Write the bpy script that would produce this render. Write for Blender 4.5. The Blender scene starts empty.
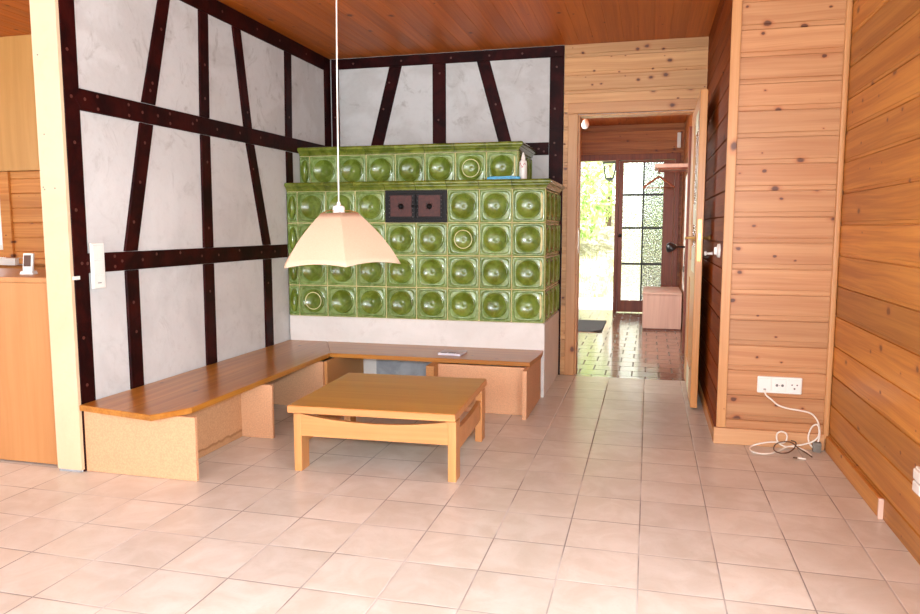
import bpy, bmesh, math, random
from mathutils import Vector, Matrix
random.seed(7)
sc = bpy.context.scene
COL = sc.collection
PI = math.pi

# ------------------------------------------------------------------ helpers
def C(r, g, b):
    def f(v):
        v /= 255.0
        return v / 12.92 if v <= 0.04045 else ((v + 0.055) / 1.055) ** 2.4
    return (f(r), f(g), f(b), 1.0)

def obj(name, bm, mats, parent=None, smooth=False, loc=None, rot=None):
    me = bpy.data.meshes.new(name)
    bmesh.ops.recalc_face_normals(bm, faces=bm.faces[:])
    bm.to_mesh(me); bm.free()
    if not isinstance(mats, (list, tuple)): mats = [mats]
    for m in mats: me.materials.append(m)
    if smooth:
        for p in me.polygons: p.use_smooth = True
        if smooth == 'angle' and hasattr(me, 'set_sharp_from_angle'):
            me.set_sharp_from_angle(angle=math.radians(38))
    o = bpy.data.objects.new(name, me)
    COL.objects.link(o)
    if loc: o.location = loc
    if rot: o.rotation_euler = rot
    if parent: o.parent = parent
    return o

def thing(name, label, cat, loc=(0, 0, 0), rot=(0, 0, 0), group=None):
    o = bpy.data.objects.new(name, None); COL.objects.link(o)
    o.empty_display_size = .05
    o.location = loc; o.rotation_euler = rot
    return tag(o, label, cat, group)

def tag(o, label, cat, group=None):
    o['label'] = label; o['category'] = cat
    if group: o['group'] = group
    return o

def struct(name, bm, m, label=None, cat=None, parent=None, smooth=False):
    o = obj(name, bm, m, parent, smooth)
    if parent is None:
        o['kind'] = 'structure'
        if label: tag(o, label, cat)
    elif label:
        o['label'] = label
    return o

def B(bm, x0, x1, y0, y1, z0, z1, mi=0, bev=0, seg=2, xf=None):
    P = [(x0, y0, z0), (x1, y0, z0), (x1, y1, z0), (x0, y1, z0), (x0, y0, z1), (x1, y0, z1), (x1, y1, z1), (x0, y1, z1)]
    vs = [bm.verts.new(p) for p in P]
    fs = [bm.faces.new([vs[i] for i in f]) for f in ((3, 2, 1, 0), (4, 5, 6, 7), (0, 1, 5, 4), (1, 2, 6, 5), (2, 3, 7, 6), (3, 0, 4, 7))]
    for f in fs: f.material_index = mi
    if bev:
        es = list({e for f in fs for e in f.edges})
        r = bmesh.ops.bevel(bm, geom=es, offset=bev, segments=seg, profile=.5, affect='EDGES')
        for f in r['faces']: f.material_index = mi
        if xf:
            vv = {v for f in r['faces'] for v in f.verts} | {v for v in vs if v.is_valid}
            for v in vv: v.co = xf @ v.co
    elif xf:
        for v in vs: v.co = xf @ v.co

def prism(bm, poly, mapf, d0, d1, mi=0, bev=0):
    """poly in 2-D; mapf(a,b,d) -> xyz"""
    lo = [bm.verts.new(mapf(a, b, d0)) for a, b in poly]
    hi = [bm.verts.new(mapf(a, b, d1)) for a, b in poly]
    n = len(poly)
    fs = [bm.faces.new(lo[::-1]), bm.faces.new(hi)]
    for i in range(n):
        fs.append(bm.faces.new((lo[i], lo[(i + 1) % n], hi[(i + 1) % n], hi[i])))
    for f in fs: f.material_index = mi
    if bev:
        es = list(fs[1].edges)
        r = bmesh.ops.bevel(bm, geom=es, offset=bev, segments=1, profile=.5, affect='EDGES')
        for f in r['faces']: f.material_index = mi

def lathe(bm, prof, c=(0, 0, 0), n=24, mi=0, M=None):
    rings = []
    c = Vector(c)
    def T(p):
        p = Vector(p)
        if M is not None: p = M @ p
        return p + c
    for r, z in prof:
        if r < 1e-6: rings.append([bm.verts.new(T((0, 0, z)))])
        else: rings.append([bm.verts.new(T((r * math.cos(2 * PI * i / n), r * math.sin(2 * PI * i / n), z))) for i in range(n)])
    for A, D in zip(rings, rings[1:]):
        for i in range(n):
            j = (i + 1) % n
            if len(A) == 1 and len(D) == 1: continue
            if len(A) == 1: f = bm.faces.new((A[0], D[i], D[j]))
            elif len(D) == 1: f = bm.faces.new((A[i], D[0], A[j]))
            else: f = bm.faces.new((A[i], D[i], D[j], A[j]))
            f.material_index = mi
    for R, fl in ((rings[0], 1), (rings[-1], 0)):
        if len(R) > 2:
            f = bm.faces.new(R[::-1] if fl else R); f.material_index = mi

def tube(bm, pts, r, n=8, mi=0, smoothn=0):
    pts = [Vector(p) for p in pts]
    if smoothn:
        q = []
        m = len(pts)
        for i in range(m - 1):
            p0, p1, p2, p3 = pts[max(i - 1, 0)], pts[i], pts[i + 1], pts[min(i + 2, m - 1)]
            for k in range(smoothn):
                t = k / smoothn
                q.append(.5 * ((2 * p1) + (-p0 + p2) * t + (2 * p0 - 5 * p1 + 4 * p2 - p3) * t * t + (-p0 + 3 * p1 - 3 * p2 + p3) * t ** 3))
        q.append(pts[-1]); pts = q
    prev = None; nrm = None
    rings = []
    for i, p in enumerate(pts):
        t = (pts[min(i + 1, len(pts) - 1)] - pts[max(i - 1, 0)])
        if t.length < 1e-9: t = Vector((0, 0, 1))
        t.normalize()
        if nrm is None:
            nrm = t.orthogonal().normalized()
        else:
            nrm = (nrm - t * nrm.dot(t))
            nrm = nrm.normalized() if nrm.length > 1e-6 else t.orthogonal().normalized()
        b = t.cross(nrm)
        rr = r[i] if isinstance(r, (list, tuple)) else r
        rings.append([bm.verts.new(p + (nrm * math.cos(2 * PI * k / n) + b * math.sin(2 * PI * k / n)) * rr) for k in range(n)])
    for A, D in zip(rings, rings[1:]):
        for k in range(n):
            f = bm.faces.new((A[k], A[(k + 1) % n], D[(k + 1) % n], D[k])); f.material_index = mi
    f = bm.faces.new(rings[0][::-1]); f.material_index = mi
    f = bm.faces.new(rings[-1]); f.material_index = mi

NB = bmesh.new

# ------------------------------------------------------------------ materials
def base_mat(name):
    m = bpy.data.materials.new(name); m.use_nodes = True
    nt = m.node_tree
    p = nt.nodes['Principled BSDF']
    return m, nt, p

class G:
    """tiny node-graph helper"""
    def __init__(s, nt): s.nt = nt
    def n(s, t, **k):
        nd = s.nt.nodes.new(t)
        for a, v in k.items(): setattr(nd, a, v)
        return nd
    def set(s, sock, v):
        if hasattr(v, 'node'): s.nt.links.new(v, sock)
        else: sock.default_value = v
    def math(s, op, a, b=0.0, c=0.0):
        nd = s.n('ShaderNodeMath', operation=op)
        s.set(nd.inputs[0], a); s.set(nd.inputs[1], b); s.set(nd.inputs[2], c)
        return nd.outputs[0]
    def mix(s, f, a, b, bt='MIX'):
        nd = s.n('ShaderNodeMix', data_type='RGBA', blend_type=bt)
        s.set(nd.inputs[0], f); s.set(nd.inputs[6], a); s.set(nd.inputs[7], b)
        return nd.outputs[2]
    def xyz(s, x, y, z):
        nd = s.n('ShaderNodeCombineXYZ')
        for i, v in enumerate((x, y, z)): s.set(nd.inputs[i], v)
        return nd.outputs[0]
    def noise(s, vec, scale=1, detail=3, rough=.5, dist=0):
        nd = s.n('ShaderNodeTexNoise')
        s.set(nd.inputs['Vector'], vec); nd.inputs['Scale'].default_value = scale
        nd.inputs['Detail'].default_value = detail; nd.inputs['Roughness'].default_value = rough
        nd.inputs['Distortion'].default_value = dist
        return nd.outputs[0]
    def ss(s, v, e0, e1, o0=0.0, o1=1.0):
        nd = s.n('ShaderNodeMapRange', interpolation_type='SMOOTHSTEP')
        s.set(nd.inputs[0], v); nd.inputs[1].default_value = e0; nd.inputs[2].default_value = e1
        nd.inputs[3].default_value = o0; nd.inputs[4].default_value = o1
        return nd.outputs[0]
    def white(s, v):
        nd = s.n('ShaderNodeTexWhiteNoise', noise_dimensions='1D'); s.set(nd.inputs['W'], v)
        return nd
    def coords(s):
        tc = s.n('ShaderNodeTexCoord'); sp = s.n('ShaderNodeSeparateXYZ')
        s.nt.links.new(tc.outputs['Object'], sp.inputs[0])
        return tc.outputs['Object'], sp.outputs
    def bump(s, h, strength, dist, p):
        nd = s.n('ShaderNodeBump'); nd.inputs['Strength'].default_value = strength; nd.inputs['Distance'].default_value = dist
        s.set(nd.inputs['Height'], h); s.nt.links.new(nd.outputs[0], p.inputs['Normal'])

def plain(name, col, rough=.5, metal=0, coat=0, spot=0.0, spot_scale=40, bump=0, spec=.5):
    m, nt, p = base_mat(name); g = G(nt)
    vec, sp = g.coords()
    nz = g.noise(vec, spot_scale, 3)
    dark = tuple(c * (1 - spot) for c in col[:3]) + (1,)
    lite = tuple(min(1, c * (1 + spot * .5)) for c in col[:3]) + (1,)
    g.set(p.inputs['Base Color'], g.mix(g.ss(nz, .3, .7), dark, lite))
    p.inputs['Roughness'].default_value = rough; p.inputs['Metallic'].default_value = metal
    p.inputs['Coat Weight'].default_value = coat; p.inputs['Coat Roughness'].default_value = .15
    p.inputs['Specular IOR Level'].default_value = spec
    if bump: g.bump(nz, bump, .002, p)
    return m

def wood(name, lo, hi, along='X', across='Z', pitch=.1305, off=0.0, var=.25, knots=.5, knot_col=C(70, 30, 16), rough=.4, coat=0.0, grain=30, kscale=7.5, halo=C(170, 98, 52), spec=.5):
    m, nt, p = base_mat(name); g = G(nt)
    vec, sp = g.coords()
    ax = dict(X=0, Y=1, Z=2)
    a = sp[ax[along]]; c = sp[ax[across]]; d = sp[[i for i in (0, 1, 2) if i not in (ax[along], ax[across])][0]]
    u = g.math('DIVIDE', g.math('SUBTRACT', c, off), pitch)
    wn = g.white(g.math('FLOOR', u))
    r = wn.outputs['Value']
    a2 = g.math('ADD', a, g.math('MULTIPLY', r, 17.3))
    warp = g.noise(g.xyz(g.math('MULTIPLY', a2, 1.4), g.math('MULTIPLY', c, 5), d), 1, 2)
    c2 = g.math('ADD', c, g.math('MULTIPLY', warp, .05))
    fine = g.noise(g.xyz(g.math('MULTIPLY', a2, 2.0), g.math('MULTIPLY', c2, grain * 3), g.math('MULTIPLY', d, grain * 3)), 1, 4, .6)
    broad = g.noise(g.xyz(g.math('MULTIPLY', a2, .9), g.math('MULTIPLY', c2, grain * .8), g.math('MULTIPLY', d, grain * .8)), 1, 2, .5, .4)
    f = g.math('ADD', g.math('MULTIPLY', fine, .45), g.math('MULTIPLY', broad, .55))
    col = g.mix(g.ss(f, .32, .68), lo, hi)
    # board to board tone
    tone = g.math('ADD', 1 - var / 2, g.math('MULTIPLY', r, var))
    col = g.mix(1.0, col, g.xyz(tone, tone, tone), 'MULTIPLY')
    if knots > 0:
        vo = g.n('ShaderNodeTexVoronoi', voronoi_dimensions='2D', feature='F1')
        kv = g.xyz(g.math('MULTIPLY', a2, kscale * .7), g.math('MULTIPLY', c, kscale * 1.0), 0.0)
        jit = g.noise(kv, 4, 2)
        g.set(vo.inputs['Vector'], kv); vo.inputs['Scale'].default_value = 1.0
        dist = g.math('ADD', vo.outputs['Distance'], g.math('MULTIPLY', g.math('SUBTRACT', jit, .5), .14))
        spc = g.n('ShaderNodeSeparateColor'); nt.links.new(vo.outputs['Color'], spc.inputs[0])
        on = g.math('GREATER_THAN', spc.outputs[0], 1 - knots)
        size = g.math('ADD', .25, g.math('MULTIPLY', g.math('POWER', spc.outputs[1], 2.0), 1.1))
        dn = g.math('DIVIDE', dist, size)
        core = g.math('MULTIPLY', on, g.ss(dn, .115, .05))
        ring = g.math('MULTIPLY', on, g.ss(dn, .22, .06))
        col = g.mix(g.math('MULTIPLY', ring, .65), col, halo)
        col = g.mix(g.math('MULTIPLY', core, .85), col, knot_col)
    nt.links.new(col, p.inputs['Base Color'])
    p.inputs['Roughness'].default_value = rough
    p.inputs['Coat Weight'].default_value = coat; p.inputs['Coat Roughness'].default_value = .22
    p.inputs['Specular IOR Level'].default_value = spec
    g.bump(fine, .12, .002, p)
    return m

PITCH = .1305
M = {}
M['pine_back'] = wood('pine_back', C(190, 136, 82), C(212, 164, 110), 'X', 'Z', PITCH, .013, .28, .85, kscale=9.5, rough=.45)
M['pine_box'] = wood('pine_box', C(172, 116, 72), C(194, 144, 98), 'X', 'Z', PITCH, .0, .2, .72, rough=.45)
M['pine_right'] = wood('pine_right', C(162, 96, 32), C(198, 134, 58), 'Y', 'Z', .149, .09, .45, .45, rough=.4, coat=.05, knot_col=C(96, 46, 14), halo=C(165, 95, 40))
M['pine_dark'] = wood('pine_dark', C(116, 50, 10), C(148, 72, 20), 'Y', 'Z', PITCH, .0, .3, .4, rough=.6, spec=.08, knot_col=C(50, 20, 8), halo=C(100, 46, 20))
M['ceiling_wood'] = wood('ceiling_wood', C(174, 86, 20), C(198, 106, 32), 'Y', 'X', .105, .0, .25, .2, rough=.45, spec=.3, knot_col=C(90, 40, 14), halo=C(140, 70, 28))
M['hall_wood'] = wood('hall_wood', C(146, 80, 34), C(188, 120, 62), 'X', 'Z', PITCH, .02, .3, .6, rough=.45, halo=C(130, 72, 40))
M['hall_side_wood'] = wood('hall_side_wood', C(140, 76, 32), C(178, 108, 54), 'Y', 'Z', PITCH, .02, .3, .4, rough=.45)
M['kitchen_wood'] = wood('kitchen_wood', C(190, 116, 46), C(216, 150, 76), 'X', 'Z', .105, .0, .2, .4, rough=.45)
M['trim_wood'] = wood('trim_wood', C(190, 134, 82), C(206, 154, 100), 'Z', 'X', .4, .13, .1, .12, rough=.4)
M['trim_long'] = wood('trim_long', C(200, 148, 102), C(216, 170, 124), 'X', 'Z', .5, .2, .1, .25, rough=.45)
M['trim_top'] = wood('trim_top', C(190, 134, 82), C(206, 154, 100), 'X', 'Z', .5, .2, .1, .2, rough=.4)
M['trim_y'] = wood('trim_y', C(186, 118, 50), C(214, 150, 76), 'Y', 'Z', .5, .2, .1, .25, rough=.4)
M['door_wood'] = wood('door_wood', C(198, 130, 62), C(222, 158, 88), 'Z', 'Y', .6, .2, .1, .1, rough=.35, coat=.1)
M['frame_brown'] = wood('frame_brown', C(112, 48, 18), C(144, 70, 30), 'Z', 'X', .5, .3, .1, .1, rough=.4)
M['bench_wood'] = wood('bench_wood', C(158, 96, 26), C(186, 126, 50), 'Y', 'X', .19, .05, .2, .2, rough=.3, coat=.15, knot_col=C(90, 45, 15), halo=C(150, 90, 35))
M['bench_wood_x'] = wood('bench_wood_x', C(160, 98, 28), C(186, 126, 52), 'X', 'Y', .19, .05, .2, .2, rough=.3, coat=.15, knot_col=C(90, 45, 15), halo=C(150, 90, 35))
M['table_top'] = wood('table_top', C(188, 124, 40), C(202, 140, 54), 'X', 'Y', 2, 1, .05, 0, rough=.3, coat=.2, grain=18)
M['table_wood'] = wood('table_wood', C(192, 128, 72), C(208, 146, 86), 'X', 'Z', 2, 1, .05, 0, rough=.35, coat=.15, grain=24)
M['table_leg'] = wood('table_leg', C(192, 128, 72), C(208, 146, 86), 'Z', 'X', 2, 1, .05, 0, rough=.35, coat=.15, grain=24)
M['cabinet_wood'] = wood('cabinet_wood', C(184, 126, 74), C(194, 138, 86), 'Z', 'X', 3, 1.2, .05, 0, rough=.4, grain=14)
M['plywood'] = wood('plywood', C(196, 146, 78), C(208, 158, 90), 'Z', 'X', .62, .2, .06, 0, rough=.5, grain=10)
M['hall_box'] = wood('hall_box', C(206, 168, 150), C(222, 188, 168), 'Z', 'X', 3, 1, .05, 0, rough=.5, grain=14)
M['chipboard'] = plain('chipboard', C(210, 160, 120), .7, spot=.12, spot_scale=140, bump=.3)
M['chipboard_edge'] = plain('chipboard_edge', C(190, 136, 80), .7, spot=.2, spot_scale=160, bump=.3)

def stained_board():
    m, nt, p = base_mat('stained_chipboard'); g = G(nt)
    vec, sp = g.coords()
    nz = g.noise(vec, 140, 3)
    base = g.mix(g.ss(nz, .3, .7), C(186, 138, 98), C(202, 154, 112))
    wob = g.noise(vec, 14, 3)
    h = g.math('SUBTRACT', sp[2], g.math('MULTIPLY', wob, .045))
    line = g.math('MULTIPLY', g.ss(h, .0, .012), g.ss(h, .022, .012))
    low = g.ss(h, .012, .006)
    c = g.mix(g.math('MULTIPLY', low, .45), base, C(170, 128, 84))
    c = g.mix(g.math('MULTIPLY', line, .7), c, C(128, 84, 44))
    nt.links.new(c, p.inputs['Base Color']); p.inputs['Roughness'].default_value = .7
    return m
M['stained'] = stained_board()

def plaster(name, a, b, stain, amt=.5, sc_=2.2, high=False):
    m, nt, p = base_mat(name); g = G(nt)
    vec, sp = g.coords()
    n1 = g.noise(vec, sc_, 5, .6, .6); n2 = g.noise(vec, 22, 4, .6); n3 = g.noise(vec, 5.5, 6, .7, 1.2)
    c = g.mix(g.ss(n1, .35, .68), a, b)
    k = g.ss(n3, .54, .72)
    if high:   # the upper panels are the more weathered ones
        up = g.ss(sp[2], 1.2, 1.9)
        k = g.math('MULTIPLY', k, g.math('ADD', .35, g.math('MULTIPLY', up, .65)))
        c = g.mix(g.math('MULTIPLY', up, g.ss(n1, .42, .6, 0, .45)), c, stain)
    c = g.mix(g.math('MULTIPLY', k, amt), c, stain)
    c = g.mix(g.math('MULTIPLY', g.ss(n2, .5, .8), .18), c, stain)
    nt.links.new(c, p.inputs['Base Color']); p.inputs['Roughness'].default_value = .85
    g.bump(g.math('ADD', g.math('MULTIPLY', n2, .6), n3), .35, .006, p)
    return m
M['plaster'] = plaster('plaster', C(204, 206, 205), C(218, 220, 219), C(164, 162, 158), .75, 2.2, True)
M['plaster_warm'] = plaster('plaster_warm', C(220, 217, 211), C(230, 227, 222), C(198, 190, 182), .4)
M['cream'] = plaster('cream_paint', C(212, 184, 150), C(220, 194, 160), C(198, 168, 134), .15, 1.2)
M['white_wall'] = plaster('white_wall', C(228, 222, 212), C(234, 228, 220), C(214, 206, 196), .2)
M['cement'] = plaster('cement', C(150, 152, 156), C(176, 178, 182), C(120, 122, 126), .4, 9)

def timber():
    m, nt, p = base_mat('dark_timber'); g = G(nt)
    vec, sp = g.coords()
    n1 = g.noise(vec, 7, 4, .6, .5); n2 = g.noise(vec, 60, 3)
    c = g.mix(g.ss(n1, .35, .7), C(28, 6, 7), C(54, 13, 11))
    c = g.mix(g.math('MULTIPLY', g.ss(n2, .55, .8), .3), c, C(16, 5, 5))
    nt.links.new(c, p.inputs['Base Color']); p.inputs['Roughness'].default_value = .48
    p.inputs['Specular IOR Level'].default_value = .1
    g.bump(n2, .25, .003, p)
    return m
M['timber'] = timber()
M['peg'] = plain('peg', C(88, 42, 34), .5, spot=.2)

def floor_tiles():
    m, nt, p = base_mat('floor_tiles'); g = G(nt)
    vec, sp = g.coords()
    S = .2554
    ux = g.math('DIVIDE', g.math('SUBTRACT', sp[0], -.005), S)
    uy = g.math('DIVIDE', g.math('SUBTRACT', sp[1], 3.0), S)
    def edge(u):
        fr = g.math('FRACT', u)
        return g.math('SUBTRACT', .5, g.math('ABSOLUTE', g.math('SUBTRACT', fr, .5)))
    ex, ey = edge(ux), edge(uy)
    e = g.math('MINIMUM', ex, ey)
    grout = g.ss(e, .011, .007)
    wn = g.white(g.math('ADD', g.math('FLOOR', ux), g.math('MULTIPLY', g.math('FLOOR', uy), 37.0)))
    r = wn.outputs['Value']
    off = g.math('MULTIPLY', r, 9.0)
    n1 = g.noise(g.xyz(g.math('ADD', sp[0], off), sp[1], off), 7, 5, .6, .6)
    n2 = g.noise(vec, 90, 2)
    c = g.mix(g.ss(n1, .3, .75), C(200, 194, 182), C(216, 213, 205))
    t = g.math('ADD', .93, g.math('MULTIPLY', r, .11))
    c = g.mix(1.0, c, g.xyz(t, t, t), 'MULTIPLY')
    c = g.mix(g.math('MULTIPLY', g.ss(n2, .55, .75), .12), c, C(176, 160, 148))
    gn = g.noise(vec, 3, 3)
    gc = g.mix(g.ss(gn, .4, .65), C(142, 136, 130), C(200, 197, 192))
    c = g.mix(grout, c, gc)
    nt.links.new(c, p.inputs['Base Color'])
    g.set(p.inputs['Roughness'], g.math('ADD', .3, g.math('MULTIPLY', grout, .5)))
    p.inputs['Specular IOR Level'].default_value = .5
    h = g.math('ADD', g.ss(e, .006, .02), g.math('MULTIPLY', n1, .06))
    g.bump(h, .3, .003, p)
    return m
M['floor'] = floor_tiles()

def hall_tiles():
    m, nt, p = base_mat('hall_tiles'); g = G(nt)
    vec, sp = g.coords()
    bt = g.n('ShaderNodeTexBrick'); nt.links.new(vec, bt.inputs['Vector'])
    bt.inputs['Scale'].default_value = 1.0
    bt.inputs['Brick Width'].default_value = .20; bt.inputs['Row Height'].default_value = .20
    bt.inputs['Mortar Size'].default_value = .006; bt.inputs['Mortar Smooth'].default_value = .2
    bt.inputs['Color1'].default_value = C(128, 96, 78); bt.inputs['Color2'].default_value = C(150, 116, 94)
    bt.inputs['Mortar'].default_value = C(104, 92, 82)
    nt.links.new(bt.outputs['Color'], p.inputs['Base Color'])
    g.set(p.inputs['Roughness'], g.math('ADD', .15, g.math('MULTIPLY', bt.outputs['Fac'], .4)))
    p.inputs['Specular IOR Level'].default_value = .9
    nd = g.math('SUBTRACT', 1.0, bt.outputs['Fac'])
    g.bump(nd, .15, .002, p)
    return m
M['hall_tiles'] = hall_tiles()

def glaze(name, lo, hi, edge, rough=.24):
    m, nt, p = base_mat(name); g = G(nt)
    vec, sp = g.coords()
    oi = g.n('ShaderNodeObjectInfo')
    v2 = g.n('ShaderNodeVectorMath', operation='ADD')
    nt.links.new(vec, v2.inputs[0])
    g.set(v2.inputs[1], g.xyz(g.math('MULTIPLY', oi.outputs['Random'], 11.0), 0.0, 3.0))
    n1 = g.noise(v2.outputs[0], 14, 4, .6, .6); n2 = g.noise(v2.outputs[0], 50, 3, .6)
    c = g.mix(g.ss(n1, .35, .65), lo, hi)
    c = g.mix(g.math('MULTIPLY', g.ss(n2, .52, .75), .35), c, edge)
    t = g.math('ADD', .88, g.math('MULTIPLY', oi.outputs['Random'], .24))
    c = g.mix(1.0, c, g.xyz(t, t, t), 'MULTIPLY')
    nt.links.new(c, p.inputs['Base Color'])
    p.inputs['Roughness'].default_value = rough
    p.inputs['Coat Weight'].default_value = .5; p.inputs['Coat Roughness'].default_value = .08
    return m
M['glaze_bowl'] = glaze('glaze_bowl', C(88, 108, 30), C(116, 138, 54), C(98, 92, 30))
M['glaze_frame'] = glaze('glaze_frame', C(106, 132, 62), C(138, 160, 98), C(168, 178, 128))
M['glaze_cornice'] = glaze('glaze_cornice', C(84, 98, 22), C(116, 128, 44), C(130, 112, 50))
M['grout'] = plain('grout', C(216, 204, 146), .8, spot=.15)
M['ring_white'] = plain('ring_white', C(226, 226, 170), .35)
M['iron'] = plain('iron', C(13, 11, 12), .5, metal=.0, spec=.3, spot=.4, spot_scale=60, bump=.3)
M['iron_red'] = plain('iron_red', C(74, 28, 20), .5, spot=.3, spot_scale=50, bump=.2)
M['fabric'] = plain('shade_fabric', C(200, 176, 150), .9, spot=.05, spot_scale=200, bump=.15)
M['white'] = plain('white_plastic', C(236, 236, 230), .35)
M['white_gloss'] = plain('white_ceramic', C(240, 238, 232), .25, coat=.3)
M['cable_white'] = plain('cable_white', C(240, 234, 222), .4)
M['cable_brown'] = plain('cable_brown', C(92, 66, 46), .5)
M['grey'] = plain('grey_plastic', C(120, 116, 108), .5)
M['rivet'] = plain('rivet_iron', C(60, 56, 56), .5)
M['black'] = plain('black_plastic', C(20, 20, 22), .3)
M['slot'] = plain('slot_grey', C(110, 108, 106), .5)
M['screen'] = plain('lcd_screen', C(84, 60, 48), .2)
M['brass'] = plain('brass', C(196, 156, 90), .3, metal=.9)
M['steel'] = plain('steel', C(190, 186, 176), .3, metal=.9)
M['mat'] = plain('doormat_fibre', C(46, 46, 46), .95, spot=.35, spot_scale=160, bump=.6)
M['blue'] = plain('blue_film', C(40, 160, 206), .3, spot=.25, spot_scale=30)
M['red'] = plain('red_print', C(190, 60, 60), .4)
M['paper'] = plain('paper', C(214, 210, 218), .7)
M['print'] = plain('print_grey', C(110, 112, 124), .7)
M['pale_green'] = plain('pale_sticker', C(226, 226, 196), .6)
M['concrete'] = plain('concrete', C(214, 210, 202), .8, spot=.08, spot_scale=12)
M['lantern'] = plain('lantern_iron', C(40, 44, 44), .5)
M['bark'] = plain('bark', C(96, 78, 60), .8, spot=.3, spot_scale=30)

def leafmat(name, a, b):
    m, nt, p = base_mat(name); g = G(nt)
    vec, sp = g.coords()
    n1 = g.noise(vec, 9, 2)
    nt.links.new(g.mix(g.ss(n1, .35, .65), a, b), p.inputs['Base Color'])
    p.inputs['Roughness'].default_value = .5
    return m
M['leaf'] = leafmat('leaf', C(140, 176, 84), C(196, 216, 140))
M['leaf_pale'] = leafmat('leaf_pale', C(176, 196, 124), C(220, 228, 170))

def bankmat():
    m, nt, p = base_mat('garden_bank'); g = G(nt)
    vec, sp = g.coords()
    n1 = g.noise(vec, 5, 5, .7, .5); n2 = g.noise(vec, 26, 4, .7)
    c = g.mix(g.ss(n1, .42, .6), C(150, 142, 104), C(204, 198, 176))
    c = g.mix(g.math('MULTIPLY', g.ss(n2, .5, .62), .6), c, C(96, 100, 58))
    nt.links.new(c, p.inputs['Base Color']); p.inputs['Roughness'].default_value = .9
    g.bump(n2, .8, .05, p)
    return m
M['bank'] = bankmat()

def glassmat(name, textured):
    m, nt, p = base_mat(name); g = G(nt)
    vec, sp = g.coords()
    p.inputs['Base Color'].default_value = (.93, .95, .94, 1)
    p.inputs['Transmission Weight'].default_value = 1.0
    p.inputs['IOR'].default_value = 1.45
    p.inputs['Roughness'].default_value = .12 if textured else .0
    if textured:
        v = g.n('ShaderNodeTexVoronoi'); nt.links.new(vec, v.inputs['Vector']); v.inputs['Scale'].default_value = 42
        n1 = g.noise(vec, 34, 2)
        g.bump(g.math('ADD', v.outputs['Distance'], n1), 1.0, .012, p)
    return m
M['glass'] = glassmat('clear_glass', False)
M['glass_tex'] = glassmat('textured_glass', True)

def painted_refraction():
    m = glassmat('painted_refraction_glass', True); nt = m.node_tree; g = G(nt); p = nt.nodes['Principled BSDF']
    vec, sp = g.coords()
    n1 = g.noise(vec, 75, 2, .6)
    nt.links.new(g.mix(g.ss(n1, .42, .58), C(64, 70, 74), C(236, 240, 242)), p.inputs['Base Color'])  # grey speckle in the colour imitates the shrub refracted through the pane
    return m
M['glass_painted'] = painted_refraction()

def bulbmat():
    m, nt, p = base_mat('opal_bulb'); g = G(nt)
    vec, sp = g.coords()
    n1 = g.noise(vec, 20, 1)
    nt.links.new(g.mix(n1, C(238, 238, 234), C(246, 246, 244)), p.inputs['Base Color'])
    p.inputs['Roughness'].default_value = .2
    return m
M['bulb'] = bulbmat()

# ------------------------------------------------------------------ room data
XL, Y0, YS, YB, ZC = -2.505, 2.729, 4.739, 5.541, 2.455
XBX, YBX, XR = .366, 3.95, .905
XK, YK, YR = -5.5, 4.36, -2.0      # kitchen side wall, kitchen back wall, rear wall
YH0, YE = 5.66, 9.9                # hall start, entrance plane
XH0, XH1 = -1.25, .40

# ------------------------------------------------------------------ floor / ceiling
bm = NB()
for (x0, x1, y0, y1) in ((XK, XR + .1, YR, YBX + .1), (XK, XBX + .2, YBX + .1, YK), (XL - .2, XBX + .2, YK, 5.52)):
    B(bm, x0, x1, y0, y1, -.05, 0)
struct('floor', bm, M['floor'], 'pale beige square ceramic floor tiles with grey grout', 'floor')
bm = NB(); B(bm, XH0, XH1 + .1, 5.52, YE + .25, -.05, 0)
struct('floor_hall', bm, M['hall_tiles'], 'small brown glossy brick-laid tiles on the hall floor', 'floor')

def boards(bm, a0, a1, c0, c1, pitch, off, mapf, gw=.004, gd=.010, lip=.02, lipd=.005, thick=.02, mi=0):
    """matchboard siding: profile across c, extruded along a, depth d>0 towards the room"""
    prof = [(c0, 0.0)]
    k = math.floor((c0 - off) / pitch)
    while True:
        z = off + k * pitch
        if z > c1: break
        for dz, d in ((-gw, 0), (-gw * .5, -gd), (gw * .4, -gd), (gw, -lipd), (gw + lip, -lipd), (gw + lip + .003, 0)):
            q = z + dz
            if c0 < q < c1: prof.append((q, d))
        k += 1
    prof.append((c1, 0.0))
    lo = [bm.verts.new(mapf(a0, c, d)) for c, d in prof]
    hi = [bm.verts.new(mapf(a1, c, d)) for c, d in prof]
    lob = [bm.verts.new(mapf(a0, c, -thick)) for c in (c0, c1)]
    hib = [bm.verts.new(mapf(a1, c, -thick)) for c in (c0, c1)]
    for i in range(len(prof) - 1):
        bm.faces.new((lo[i], hi[i], hi[i + 1], lo[i + 1])).material_index = mi
    bm.faces.new((lob[0], lob[1], hib[1], hib[0])).material_index = mi
    bm.faces.new(lo + [lob[1], lob[0]]).material_index = mi
    bm.faces.new(hi[::-1] + [hib[0], hib[1]]).material_index = mi
    bm.faces.new((lo[0], lob[0], hib[0], hi[0])).material_index = mi
    bm.faces.new((lo[-1], hi[-1], hib[1], lob[1])).material_index = mi

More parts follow.
